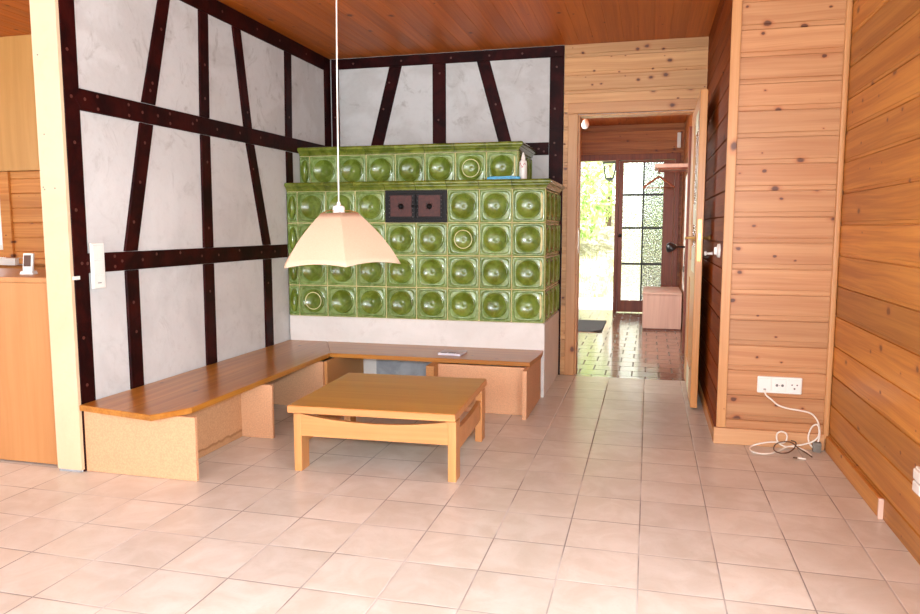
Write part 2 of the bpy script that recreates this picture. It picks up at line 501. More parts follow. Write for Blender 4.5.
cmap = lambda a, c, d: (c, a, ZC - d)
bm = NB()
boards(bm, YR, YBX + .02, XK, XR + .1, .105, 0, cmap, gw=.002, gd=.002, lip=.0, lipd=.0)
boards(bm, YBX + .02, YB + .1, XK, XBX + .1, .105, 0, cmap, gw=.002, gd=.002, lip=.0, lipd=.0)
B(bm, XK, XR + .1, YR, YBX + .1, ZC + .021, ZC + .12); B(bm, XK, XBX + .1, YBX + .1, YB + .1, ZC + .021, ZC + .12)
struct('ceiling', bm, M['ceiling_wood'], 'reddish brown varnished board ceiling', 'ceiling')
bm = NB()
boards(bm, YB + .1, YE + .2, XH0, XH1 + .1, .105, 0, cmap, gw=.0025, gd=.006, lip=0, lipd=0)
B(bm, XH0, XH1 + .1, YB + .1, YE + .2, ZC + .021, ZC + .12)
struct('ceiling_hall', bm, M['ceiling_wood'], 'dark board ceiling of the hall', 'ceiling')

# ------------------------------------------------------------------ half-timbered left wall
bm = NB(); B(bm, XL - .120, XL, Y0, YB + .1, 0, ZC)
wl = struct('wall_left', bm, M['plaster'], 'white plaster wall with dark half-timber beams, left side', 'wall')
lm = lambda a, b, d: (XL + d, a, b)

def beam(name, poly, mapf, parent, pegs=(), d=.012):
    bm = NB()
    prism(bm, poly, mapf, -.012, d, 0, .003)
    for (a, b) in pegs:
        pts = [(a + .008 * math.cos(t * PI / 4), b + .008 * math.sin(t * PI / 4)) for t in range(8)]
        prism(bm, pts, mapf, d - .001, d + .0015, 1)
    o = obj(name, bm, [M['timber'], M['peg']], parent)
    return o

def quad(a0, a1, z0, b0, b1, z1): return [(a0, z0), (a1, z0), (b1, z1), (b0, z1)]
def vpegs(a, zs): return [(a + random.uniform(-.015, .015), z) for z in zs]

beam('timber_post', quad(Y0 + .0005, 2.822, 0, Y0 + .0005, 2.822, ZC - .004), lm, wl, vpegs(2.775, (.4, .62, .96, 1.2, 1.5, 1.70, 1.9, 2.15)))
beam('timber_beam', quad(2.824, 5.418, 2.349, 2.824, 5.418, ZC - .004), lm, wl, [(y, 2.40) for y in (3.1, 3.7, 4.0, 4.4, 4.7, 5.1)])
beam('timber_beam', [(2.824, 1.648), (5.418, 1.666), (5.418, 1.766), (2.824, 1.744), (2.79, 1.696)], lm, wl,
     [(2.85, 1.70), (2.93, 1.725), (2.93, 1.668), (3.14, 1.722), (3.14, 1.67), (3.24, 1.70), (3.36, 1.70), (3.46, 1.725), (3.46, 1.675), (3.66, 1.70), (3.70, 1.725), (3.9, 1.70), (4.15, 1.71), (4.4, 1.71)], .0136)
beam('timber_beam', [(2.824, .913), (4.735, .913), (4.735, 1.004), (2.824, 1.004), (2.785, .958)], lm, wl,
     [(2.99, .985), (2.99, .935), (3.04, .96), (3.19, .96), (3.30, .985), (3.5, .985), (3.70, .96), (3.87, .96), (4.1, .98), (4.37, .96), (4.55, .96), (2.812, .958)], .0136)
beam('timber_brace', quad(3.248, 3.35, 1.752, 3.428, 3.514, 2.347), lm, wl, [(3.33, 1.86), (3.31, 1.82), (3.42, 2.15)])
beam('timber_brace', quad(3.068, 3.162, 1.006, 3.226, 3.326, 1.648), lm, wl, [(3.14, 1.15), (3.25, 1.55), (3.2, 1.35)])
beam('timber_post', quad(3.070, 3.162, 0, 3.068, 3.162, .911), lm, wl, [(3.11, .75), (3.12, .60)])
beam('timber_post', quad(3.744, 3.833, 1.755, 3.768, 3.855, 2.347), lm, wl, [(3.79, 1.86), (3.80, 2.05)])
beam('timber_post', quad(3.730, 3.826, 1.006, 3.742, 3.832, 1.652), lm, wl, [(3.78, 1.12), (3.79, 1.5)])
beam('timber_post', quad(3.716, 3.820, 0, 3.724, 3.824, .911), lm, wl, [(3.77, .75)])
beam('timber_brace', quad(4.212, 4.305, 1.757, 4.112, 4.202, 2.347), lm, wl, [(4.25, 1.85)])
beam('timber_brace', quad(4.408, 4.506, 1.006, 4.232, 4.326, 1.656), lm, wl, [(4.3, 1.5)])
beam('timber_post', quad(4.408, 4.508, 0, 4.408, 4.508, .911), lm, wl, [(4.45, .75)])
beam('timber_post', quad(4.762, 4.852, 1.76, 4.776, 4.868, 2.347), lm, wl, [(4.81, 1.9)])
beam('timber_post', quad(4.762, 4.852, .5, 4.762, 4.852, 1.658), lm, wl, [])
beam('timber_post', quad(5.42, 5.525, 0, 5.42, 5.525, ZC - .004), lm, wl, [])
# pale painted end of that wall
bm = NB(); B(bm, XL - .122, XL + .0110, Y0 - .02, Y0, .012, ZC - .004, 0, .002)
for (x, z) in ((-2.60, 1.87), (-2.59, 1.53), (-2.605, 1.29), (-2.55, 1.295), (-2.612, 1.30)):
    lathe(bm, [(0, 0), (.0035, 0), (.0035, .001), (0, .001)], (x, Y0 - .02, z), 8, 1, Matrix.Rotation(PI / 2, 3, 'X'))
struct('end_board', bm, [M['cream'], M['slot']], 'cream painted board with nail heads', parent=wl)
bm = NB(); B(bm, XL - .121, XL - .003, Y0 - .012, Y0, 0, .012)
struct('mortar_foot', bm, M['cement'], 'grey broken mortar under the cream board', parent=wl)

# ------------------------------------------------------------------ back wall
bm = NB()
B(bm, XL, -.64, YB, YB + .12, 0, ZC)
B(bm, -.64, -.535, YB + .021, YB + .12, 0, ZC)
B(bm, -.535, .30, YB + .021, YB + .12, 1.955, ZC)
B(bm, .30, XBX + .1, YB + .021, YB + .12, 0, ZC)
wb = struct('wall_back', bm, [M['plaster']], 'plaster and timber wall with the doorway to the hall, at the back', 'wall')
bmf = lambda a, b, d: (a, YB - d, b)
bx = lambda a, c, d: (a, YB - d, c)
beam('timber_beam', quad(-2.49, -.639, 2.372, -2.49, -.639, ZC - .004), bmf, wb, [(x, 2.41) for x in (-2.3, -1.9, -1.5, -1.2, -.95, -.7)])
beam('timber_post', quad(-2.490, -2.428, 0, -2.490, -2.428, 2.371), bmf, wb, [(-2.46, 2.0)])
beam('timber_brace', quad(-2.163, -2.061, 1.759, -1.999, -1.898, 2.371), bmf, wb, [(-2.05, 2.05), (-2.0, 2.25)])
beam('timber_post', quad(-1.648, -1.543, 1.759, -1.648, -1.543, 2.371), bmf, wb, [(-1.6, 1.95), (-1.59, 2.3)])
beam('timber_brace', quad(-1.125, -1.025, 1.759, -1.298, -1.198, 2.371), bmf, wb, [(-1.15, 2.05)])
beam('timber_beam', quad(-2.427, -.745, 1.664, -2.427, -.745, 1.757), bmf, wb, [(-.82, 1.71), (-.78, 1.69)])
beam('timber_post', quad(-.742, -.639, 0, -.742, -.639, 2.371), bmf, wb, vpegs(-.69, (1.5, 1.66, 1.75, 2.0, 2.3)))
bm = NB()
boards(bm, -.637, XBX + .006, 2.035, ZC - .002, PITCH, .013, bx)
struct('pine_boards', bm, M['pine_back'], 'light pine boards above the doorway', parent=wb)
bm = NB()
boards(bm, -.637, -.603, 0, 2.033, PITCH, .013, bx)
struct('pine_boards', bm, M['pine_back'], 'narrow strip of pine boards beside the door casing', parent=wb)
# door casing
bm = NB()
B(bm, -.602, -.530, YB - .016, YB + .02, .0, 1.955, 0, .003)
B(bm, .302, .350, YB - .016, YB + .02, .0, 1.955, 0, .003)
B(bm, -.602, .350, YB - .018, YB + .02, 1.956, 2.033, 1, .003)
B(bm, -.536, -.518, YB + .021, YB + .135, .0, 1.94, 0)
B(bm, .283, .300, YB + .021, YB + .135, .0, 1.94, 0)
B(bm, -.536, .30, YB + .021, YB + .135, 1.941, 1.954, 0)
o = struct('trim_1', bm, [M['trim_wood'], M['trim_top']], 'pine door casing around the hall doorway', 'door frame')
bm = NB(); B(bm, -.519, -.516, YB + .03, YB + .055, .93, 1.12); 
struct('strike_plate', bm, M['steel'], 'steel strike plate', parent=o)

# ------------------------------------------------------------------ panelled recess wall on the right
bxm = lambda a, c, d: (a, YBX - d, c)
bm = NB()
boards(bm, XBX + .004, XR + .03, .0, ZC - .002, PITCH, .0, bxm)
o = struct('wall_partition_front', bm, M['pine_box'], 'light pine board wall with knots, facing the room', 'wall')
bm = NB(); B(bm, XBX, XBX + .046, YBX - .018, YBX, .087, ZC - .003, 0, .003)
struct('corner_strip', bm, M['trim_wood'], 'pine corner strip', parent=o)
bm = NB(); B(bm, XR - .028, XR - .001, YBX - .024, YBX, .06, ZC - .003, 0, .008)
struct('corner_strip', bm, M['trim_wood'], 'pine strip in the inside corner', parent=o)
bm = NB(); B(bm, XBX - .012, XR - .02, YBX - .022, YBX, .0, .085, 0, .003)
struct('baseboard_partition', bm, M['trim_long'], 'pale pine baseboard below the knotty pine wall', 'baseboard')
sxm = lambda a, c, d: (XBX - d, a, c)
bm = NB()
boards(bm, YBX + .002, YB - .002, 0, ZC - .002, PITCH, .0, sxm, lip=.0)
struct('wall_partition_side', bm, M['pine_dark'], 'dark brown board wall behind the open door', 'wall')
bm = NB(); B(bm, XBX - .012, XBX, YBX + .001, YB - .02, 0, .06, 0, .002)
struct('baseboard_side', bm, M['trim_y'], 'low pine baseboard under the dark boards', 'baseboard')
rxm = lambda a, c, d: (XR - d, a, c)
bm = NB()
boards(bm, 1.55, YBX, 0, ZC - .002, .149, .09, rxm, gw=.004, gd=.007, lip=.012, lipd=.003)
B(bm, XR + .021, XR + .1, 1.55, YBX + .1, 0, ZC)
boards(bm, YR, 1.55, 0, .30, .149, .09, rxm, gw=.004, gd=.007, lip=.012, lipd=.003); boards(bm, YR, 1.55, 2.20, ZC - .002, .149, .09, rxm, gw=.004, gd=.007, lip=.012, lipd=.003)
boards(bm, YR, -1.75, .30, 2.20, .149, .09, rxm, gw=.004, gd=.007, lip=.012, lipd=.003)
struct('wall_right', bm, M['pine_right'], 'honey coloured varnished pine board wall on the right', 'wall')
bm = NB(); B(bm, XR - .016, XR, 3.05, YBX - .024, 0, .078, 0, .003); B(bm, XR - .018, XR, 3.035, 3.05, 0, .08, 1, .002)
struct('baseboard_right', bm, [M['trim_y'], M['hall_box']], 'honey pine baseboard along the right wall with a pale cut end', 'baseboard')

# ------------------------------------------------------------------ kitchen side (left) and rear of the room
bm = NB()
km = lambda a, c, d: (a, YK - d, c)
boards(bm, XK + .93, XL - .121, 0, 1.525, .105, 0, km, lip=0)
B(bm, XK + .93, XL - .121, YK + .021, YK + .12, 0, ZC); B(bm, XK, XK + .93, YK + .021, YK + .12, 0, .88); B(bm, XK, XK + .93, YK + .021, YK + .12, 1.60, ZC)
wk = struct('wall_kitchen', bm, M['kitchen_wood'], 'orange pine wall of the room beyond the cream wall end', 'wall')
bm = NB(); B(bm, XK, XL - .121, YK - .05, YK + .02, 1.527, ZC - .003)
struct('plywood_panel', bm, M['plywood'], 'smooth tan plywood panel on the upper wall', parent=wk)
bm = NB(); B(bm, -4.36, XL - .121, YK - .10, YK - .001, .862, .905, 0, .006)
struct('rail', bm, M['kitchen_wood'], 'pine ledge along the wall', parent=wk)
bm = NB(); B(bm, XK + .02, -4.362, YK - .13, YK - .001, .855, .905, 0, .004)
struct('sill', bm, M['white'], 'white window sill', parent=wk)
bm = NB()
B(bm, -4.575, -4.49, YK - .02, YK + .08, .906, 1.525, 0, .003)
B(bm, XK + .05, -4.575, YK - .01, YK + .08, .906, .96, 0); B(bm, XK + .05, -4.575, YK - .01, YK + .08, 1.50, 1.526, 0)
wdw = struct('window_1', bm, M['kitchen_wood'], 'window edge at the far left beyond the pine post', 'window')
bm = NB(); B(bm, -4.61, -4.577, YK + .0, YK + .05, .961, 1.499); B(bm, XK + .1, -4.611, YK + .0, YK + .05, .961, 1.0)
struct('sash', bm, M['white'], 'white window sash', parent=wdw)
bm = NB(); B(bm, XK + .06, -4.61, YK + .02, YK + .024, 1.0, 1.499)
struct('pane', bm, M['glass'], parent=wdw)
bm = NB(); B(bm, XK - .1, XK, YR, YK + .12, 0, ZC)
struct('wall_kitchen_side', bm, M['white_wall'], 'pale wall on the far left of the next room', 'wall')
bm = NB()
B(bm, XK, -3.9, YR - .1, YR, 0, ZC); B(bm, .6, XR + .1, YR - .1, YR, 0, ZC)
B(bm, -3.9, .6, YR - .1, YR, 0, .35); B(bm, -3.9, .6, YR - .1, YR, 2.25, ZC)
struct('wall_rear', bm, M['white_wall'], 'pale wall with a wide window behind the viewer', 'wall')
bm = NB()
for x in (-3.9, -2.4, -.9, .55): B(bm, x, x + .05, YR - .07, YR - .02, .35, 2.25)
B(bm, -3.85, .55, YR - .07, YR - .02, .35, .40); B(bm, -3.85, .55, YR - .07, YR - .02, 2.20, 2.25)
struct('window_2', bm, M['frame_brown'], 'wide window of three lights behind the viewer', 'window')
bm = NB()
for y in (-1.75, -.65, .45, 1.50): B(bm, XR + .02, XR + .07, y, y + .05, .30, 2.20)
B(bm, XR + .02, XR + .07, -1.70, 1.50, .30, .35); B(bm, XR + .02, XR + .07, -1.70, 1.50, 2.15, 2.20)
struct('window_3', bm, M['frame_brown'], 'tall window of three lights in the right wall beside the viewer', 'window')

# ------------------------------------------------------------------ hall
bm = NB()
hm = lambda a, c, d: (a, YE - d, c)
boards(bm, XH0, XH1, 2.075, ZC - .002, PITCH, .02, hm)
B(bm, XH0, XH1 + .1, YE + .021, YE + .15, 2.075, ZC); B(bm, XH0, -.93, YE + .001, YE + .15, 0, 2.075)
B(bm, .362, XH1 + .1, YE + .001, YE + .15, 0, 2.075)
struct('wall_hall_end', bm, M['hall_wood'], 'brown pine boards over the house entrance at the end of the hall', 'wall')
bm = NB()
hl = lambda a, c, d: (XH0 + d, a, c)
for (ya, yb, za, zb) in ((YB + .12, 6.4, 0, ZC - .002), (8.0, YE, 0, ZC - .002), (6.4, 8.0, 0, .9), (6.4, 8.0, 2.1, ZC - .002)):  # gap in the boards is added to let the hall fill lamp through
    boards(bm, ya, yb, za, zb, PITCH, .02, hl, lip=0); B(bm, XH0 - .1, XH0 - .021, ya, yb, za, zb)
struct('wall_hall_left', bm, M['hall_side_wood'], 'pine board wall on the left of the hall', 'wall')
bm = NB()
hr = lambda a, c, d: (XH1 - d, a, c)
boards(bm, YB + .12, YE, 0, ZC - .002, PITCH, .02, hr, lip=0); B(bm, XH1 + .021, XH1 + .1, YB + .12, YE + .15, 0, ZC)
struct('wall_hall_right', bm, M['hall_side_wood'], 'pine board wall on the right of the hall', 'wall')
bm = NB()   # frame of a side door on the right hall wall
B(bm, XH1 - .085, XH1, 6.75, 6.84, 0, 2.0, 0, .003); B(bm, XH1 - .025, XH1, 7.62, 7.71, 0, 2.0, 0, .003); B(bm, XH1 - .025, XH1, 6.75, 7.71, 2.001, 2.08, 0, .003)
B(bm, XH1 - .008, XH1, 6.842, 7.618, 0.005, 2.0)
struct('door_3', bm, M['frame_brown'], 'brown side door frame on the right of the hall', 'door')

# entrance: frame, open side and glazed leaf
bm = NB()
B(bm, -.93, .362, YE - .05, YE + .06, 1.995, 2.074, 0, .003)
B(bm, -.445, -.40, YE - .05, YE + .06, 0, 1.995, 0, .003)
B(bm, .30, .362, YE - .05, YE + .06, 0, 1.995, 0, .003)
B(bm, -.93, -.90, YE - .05, YE + .06, 0, 1.995, 0, .003)
o = struct('trim_2', bm, M['frame_brown'], 'brown wooden frame of the house entrance', 'door frame')
bm = NB(); B(bm, -.447, -.4455, YE - .035, YE - .01, .95, 1.2); 
struct('strike_plate', bm, M['brass'], 'brass strike plate', parent=o)
bm = NB()
B(bm, -.398, -.345, YE - .035, YE + .02, .012, 1.99, 0, .004); B(bm, .165, .298, YE - .035, YE + .02, .012, 1.99, 0, .004)
B(bm, -.345, .165, YE - .035, YE + .02, .012, .165, 0, .004); B(bm, -.345, .165, YE - .035, YE + .02, 1.965, 1.99, 0, .004)
d2 = struct('door_2', bm, M['frame_brown'], 'brown entrance door leaf glazed with textured glass and dark muntins', 'door')
bm = NB(); B(bm, -.345, -.088, YE - .01, YE - .004, .165, 1.965)
struct('pane', bm, M['glass_tex'], 'frosted glass, left half', parent=d2)
bm = NB(); B(bm, -.086, .165, YE - .01, YE - .004, .165, 1.965)
struct('pane', bm, M['glass_painted'], 'textured glass with refracted grey speckle painted into its colour, right half', parent=d2)
bm = NB()
B(bm, -.098, -.076, YE - .024, YE - .011, .166, 1.964)
for z in (.65, 1.12, 1.55): B(bm, -.344, .164, YE - .023, YE - .011, z - .014, z + .014)
struct('muntins', bm, M['lantern'], 'dark lead-grey muntins', parent=d2)
bm = NB(); lathe(bm, [(0, 0), (.02, 0), (.022, .03), (.012, .045), (0, .045)], (-.372, YE - .036, 1.02), 12, 0, Matrix.Rotation(PI / 2, 3, 'X'))
struct('door_handle', bm, M['black'], parent=d2, smooth=True)

# ------------------------------------------------------------------ open interior door leaf
LW, LT, LZ = .875, .042, 1.935
ld = bpy.data.objects.new('door_1', None); COL.objects.link(ld)
ld['kind'] = 'structure'; tag(ld, 'open pine room door with a frosted glass panel, seen edge on', 'door')
ld.location = (.283, YB - .022, 0); ld.rotation_euler = (0, 0, math.radians(-.6))
# local: leaf runs to -Y, thickness along +X
bm = NB()
B(bm, 0, LT, -LW, -LW + .11, .012, LZ, 0, .003); B(bm, 0, LT, -.11, 0, .012, LZ, 0, .003)
B(bm, 0, LT, -LW + .11, -.11, LZ - .12, LZ, 0, .003); B(bm, 0, LT, -LW + .11, -.11, .012, .20, 0, .003)
B(bm, 0, LT, -LW + .11, -.11, .78, .90, 0, .003); B(bm, .008, LT - .008, -LW + .11, -.11, .20, .78, 0)
obj('leaf_frame', bm, M['door_wood'], ld)
bm = NB(); B(bm, .016, .026, -LW + .108, -.108, .899, LZ - .119)
o = obj('glass_panel', bm, M['glass_tex'], ld); o['label'] = 'frosted glass panel'
bm = NB()
for (y, w, z0, z1) in ((-LW + .30, .30, 1.72, 1.84), (-LW + .26, .30, 1.14, 1.27), (-LW + .28, .34, .84, 1.0), (-LW + .5, .3, .03, .2)):
    B(bm, -.0015, 0, y - w / 2, y + w / 2, z0, z1)
o = obj('sticker', bm, M['pale_green'], ld); o['label'] = 'pale stickers left on the door face'
bm = NB(); B(bm, .011, .031, -LW - .0015, -LW, .92, 1.17)
obj('lock_plate', bm, M['brass'], ld)
bm = NB(); B(bm, .016, .026, -LW - .003, -LW - .0014, 1.05, 1.085)
obj('latch', bm, M['steel'], ld)
bm = NB()
tube(bm, [(.0, -LW + .06, 1.06), (-.045, -LW + .06, 1.06), (-.052, -LW + .08, 1.06), (-.052, -LW + .17, 1.055)], .009, 10, 0, 4)
lathe(bm, [(0, 0), (.024, 0), (.022, .006), (0, .006)], (-.0005, -LW + .06, 1.06), 16, 0, Matrix.Rotation(-PI / 2, 3, 'Y'))
obj('door_handle', bm, M['brass'], ld, True)
bm = NB()
lathe(bm, [(0, 0), (.010, 0), (.009, .03), (.015, .036), (.016, .045), (0, .05)], (LT, -LW + .06, 1.06), 14, 0, Matrix.Rotation(PI / 2, 3, 'Y'))
obj('door_knob', bm, M['brass'], ld, True)

# ------------------------------------------------------------------ tiled stove
st = thing('tiled_stove', 'two-tier green glazed tiled stove with round bowl tiles and iron oven doors', 'stove', (0, 0, 0))
T = .22
YU = 4.95
GR = .007
ZB, ZM, ZL, ZU, ZT = .495, 1.375, 1.437, 1.640, 1.702
X1L, X1U = -.653, -.87
XA = -2.413
bm = NB()
B(bm, XL + .014, X1L + .004, YS, YB - .014, 0, ZB - .001, 0, .004)
o = obj('plaster_base', bm, M['plaster_warm'], st); o['label'] = 'white plastered base'
bm = NB(); B(bm, -1.83, -1.33, YS - .003, YS + .002, .03, .27, 0); 
o = obj('hatch', bm, M['cement'], st); o['label'] = 'grey cement hatch in the base'
bm = NB()
B(bm, XL + .014, X1L - .030, YS + .030, YB - .014, ZB, ZL - .004); B(bm, XL + .014, X1U - .030, YU + .030, YB - .014, ZL - .003, ZT - .004)
obj('core', bm, M['grout'], st)

def tile_mesh():
    bm = NB()
    h = T / 2 - GR / 2
    N = 48
    def sq(th, half, p):
        c, s = math.cos(th), math.sin(th)
        k = half / (abs(c) ** p + abs(s) ** p) ** (1 / p)
        return c * k, s * k
    R = [  # (half size, exponent, height, material of the band that ends here)
        (.006, 2, -.0184, 0), (.011, 2, -.0193, 0), (.015, 2, -.0200, 0), (.020, 2, -.0196, 0), (.027, 2, -.0196, 0), (.033, 2, -.0178, 0), (.040, 2, -.0170, 0), (.047, 2, -.0140, 0),
        (.054, 2, -.0118, 0), (.061, 2, -.0076, 0), (.068, 2, -.0040, 0), (.073, 2, .0005, 0), (.077, 2, .0028, 0), (.080, 2, .0018, 0), (.082, 2.1, -.006, 0), (.086, 4, -.010, 1), (.0895, 6, -.0095, 1), (.093, 8, .001, 1), (.0955, 10, .0045, 1), (.098, 14, .0045, 1),
        (.102, 20, .004, 1), (h - .001, 40, .001, 1), (h, 60, -.003, 1), (h + .001, 60, -.0045, 1), (h + .0034, 60, -.0048, 2), (h + .0034, 60, -.032, 2)]
    ctr = bm.verts.new((0, .0182, 0)); prev = None
    rings = []
    for half, p, z, mi in R:
        rg = []
        for i in range(N):
            x, y = sq(2 * PI * i / N, half, p)
            rg.append(bm.verts.new((x, -z, y)))
        rings.append(rg)
    for i in range(N):
        f = bm.faces.new((ctr, rings[0][i], rings[0][(i + 1) % N])); f.material_index = 0
    for (A, D, r) in zip(rings, rings[1:], R[1:]):
        for i in range(N):
            j = (i + 1) % N
            f = bm.faces.new((A[i], D[i], D[j], A[j])); f.material_index = r[3]
    return bm
t0 = obj('stove_tile', tile_mesh(), [M['glaze_bowl'], M['glaze_frame'], M['grout']], st, 'angle')
used = [False]
def put_tile(x, y, z, rz=0, sx=1.0):
    if not used[0]: t = t0; used[0] = True
    else:
        t = t0.copy(); COL.objects.link(t); t.parent = st
    t.location = (x, y, z); t.rotation_euler = (0, 0, rz); t.scale = (sx, 1, 1)
    return t
ring_src = [None]
def put_ring(t):
    if ring_src[0] is None:
        bm = NB()
        pts = []
        n = 40
        Rr, rr = .060, .0032
        rings = []
        for i in range(n):
            a = 2 * PI * i / n
            rings.append([bm.verts.new(((Rr + rr * math.cos(b * PI / 3)) * math.cos(a), -.001 - rr * math.sin(b * PI / 3), (Rr + rr * math.cos(b * PI / 3)) * math.sin(a))) for b in range(6)])
        for i in range(n):
            for b in range(6):
                bm.faces.new((rings[i][b], rings[(i + 1) % n][b], rings[(i + 1) % n][(b + 1) % 6], rings[i][(b + 1) % 6]))
        r = obj('plug_ring', bm, M['ring_white'], t, True); ring_src[0] = r
    else:
        r = ring_src[0].copy(); COL.objects.link(r); r.parent = t
    r['label'] = 'pale ring around a round vent plug'
for row in range(4):
    z = ZB + T * (row + .5)
    for c in range(8):
        if row == 3 and c in (3, 4): continue
        t = put_tile(XA + T * (c + .5), YS, z)
        if (row, c) in ((2, 5), (0, 0)): put_ring(t)
    put_tile((XL + .014 + XA) / 2, YS, z, 0, (XA - XL - .014) / T)
    for k in range(3):
        put_tile(X1L, YS + T * (k + .5) + .004, z, PI / 2)
    d = YB - .014 - (YS + T * 3 + .004)
    put_tile(X1L, YB - .014 - d / 2, z, PI / 2, d / T)
zu = ZU - T * .5
for c in range(7):
    t = put_tile(XA + T * (c + .5), YU, zu)
    if c == 5: put_ring(t)
put_tile((XL + .014 + XA) / 2, YU, zu, 0, (XA - XL - .014) / T)
for k in range(2): put_tile(X1U, YU + T * (k + .5) + .004, zu, PI / 2)
d = YB - .014 - (YU + T * 2 + .004)
put_tile(X1U, YB - .014 - d / 2, zu, PI / 2, d / T)

CP = [(-.012, 0), (.005, 0), (.006, .006), (.007, .011), (.010, .017), (.014, .022), (.020, .0255), (.020, .0285)]
CP += [(.021 + .0155 * math.cos(math.radians(a)), .0455 + .0155 * math.sin(math.radians(a))) for a in range(-80, 91, 17)]
CP += [(.012, .0615), (-.14, .0615), (-.14, .05), (-.012, .05)]
def cornice(p0, p1, front, z, depth, ends=(0, 0)):
    """tile of the moulded ledge between two points along its front line; 'front' is the outward direction"""
    bm = NB()
    p0 = Vector(p0); p1 = Vector(p1); fr = Vector(front)
    u = (p1 - p0).normalized()
    a, b = p0 + u * .0015, p1 - u * .0015
    prof = [((-depth if q[0] < -.1 else q[0]), q[1]) for q in CP]
    A = [bm.verts.new((*(a + fr * q[0] - u * (ends[0] * max(q[0], 0)))[:2], z + q[1])) for q in prof]
    D = [bm.verts.new((*(b + fr * q[0] + u * (ends[1] * max(q[0], 0)))[:2], z + q[1])) for q in prof]
    n = len(prof)
    for i in range(n): bm.faces.new((A[i], A[(i + 1) % n], D[(i + 1) % n], D[i]))
    bm.faces.new(A[::-1]); bm.faces.new(D)
    return obj('cornice_tile', bm, M['glaze_cornice'], st, 'angle')
for (z, yf, x1, n, dep) in ((ZM, YS, X1L, 8, .2), (ZU, YU, X1U, 7, .2)):
    cornice((XL + .014, yf), (XA, yf), (0, -1), z, dep)
    for c in range(n): cornice((XA + T * c, yf), (XA + T * (c + 1), yf), (0, -1), z, dep, (0, 1 if c == n - 1 else 0))
    y = yf
    k = 0
    while y < YB - .02:
        y1 = min(y + T, YB - .014)
        if y1 - y > .03: cornice((x1, y), (x1, y1), (1, 0), z, .05, (1 if k == 0 else 0, 0))
        y += T; k += 1

# iron oven doors
ox0, ox1, oz0, oz1 = XA + 3 * T, XA + 5 * T, ZB + 3 * T, ZB + 4 * T
bm = NB()
B(bm, ox0 + .001, ox1 - .001, YS - .006, YS + .012, oz0 + .002, oz1 - .002, 0, .003)
obj('oven_frame', bm, M['iron'], st)
xm = (ox0 + ox1) / 2
for s, (a, b) in ((-1, (ox0 + .026, xm - .006)), (1, (xm + .006, ox1 - .026))):
    bm = NB()
    B(bm, a, b, YS - .014, YS - .006, oz0 + .024, oz1 - .022, 0, .003)
    for xx in (a + .010, b - .010):
        for k in range(6):
            lathe(bm, [(0, 0), (.0045, 0), (.003, .004), (0, .005)], (xx, YS - .014, oz0 + .04 + k * .028), 8, 1, Matrix.Rotation(PI / 2, 3, 'X'))
    dd = obj('oven_door', bm, [M['iron'], M['rivet']], st)
    bm = NB(); B(bm, a + .018, b - .018, YS - .0165, YS - .0135, oz0 + .042, oz1 - .036, 0, .001)
    obj('door_panel', bm, M['iron_red'], dd)
    cx, cz = (a + b) / 2, (oz0 + oz1) / 2
    bm = NB()
    lathe(bm, [(0, 0), (.020, 0), (.018, .005), (.012, .006), (.010, .016), (0, .020)], (cx, YS - .0165, cz), 16, 0, Matrix.Rotation(PI / 2, 3, 'X'))
    for k in range(8):
        t = k * PI / 4
        lathe(bm, [(0, 0), (.0035, 0), (.002, .003), (0, .0035)], (cx + .026 * math.cos(t), YS - .0165, cz + .026 * math.sin(t)), 8, 0, Matrix.Rotation(PI / 2, 3, 'X'))
    obj('rosette', bm, M['iron'], dd, True)
bm = NB()
B(bm, xm - .004, xm + .004, YS - .020, YS - .006, oz0 + .03, oz1 - .03, 0, .002)
tube(bm, [(xm + .0, YS - .018, 1.266), (xm, YS - .034, 1.266)], .007, 10); tube(bm, [(xm - .02, YS - .032, 1.266), (xm + .022, YS - .032, 1.266)], .006, 10)
obj('latch', bm, M['iron'], st)

# things on the stove ledge
o = thing('spray_bottle', 'white bottle with a pointed nozzle and red print on the stove ledge', 'bottle', (-.828, YU - .055, ZL))
bm = NB(); lathe(bm, [(0, 0), (.024, 0), (.026, .004), (.026, .115), (.022, .128), (.016, .132), (0, .132)], (0, 0, 0), 24)
obj('body', bm, M['white'], o, 'angle')
bm = NB(); lathe(bm, [(0, 0), (.015, 0), (.014, .02), (.008, .038), (.004, .052), (0, .053)], (0, 0, .1325), 16)
obj('nozzle', bm, M['white_gloss'], o, 'angle')
bm = NB()
for i in range(9):
    a0 = math.radians(-150 + i * 12); a1 = math.radians(-150 + i * 12 + 8)
    z0 = .092 + .012 * math.sin(i * 1.1)
    q = [(.0263 * math.cos(a), .0263 * math.sin(a), z) for a, z in ((a0, z0), (a1, z0 + .003), (a1, z0 + .012), (a0, z0 + .010))]
    bm.faces.new([bm.verts.new(v) for v in q])
obj('print', bm, M['red'], o)
bm = NB()
prism(bm, [(-1.065, 0), (-.835, 0), (-.84, .022), (-.90, .026), (-.97, .020), (-1.03, .027), (-1.06, .020)], lambda a, b, d: (a, YU - .05 - d, ZL + b + .0005), 0, .07, 0, .004)
o = obj('packet', bm, M['blue'], None, 'angle')
tag(o, 'flat blue plastic packet lying on the stove ledge', 'packet')

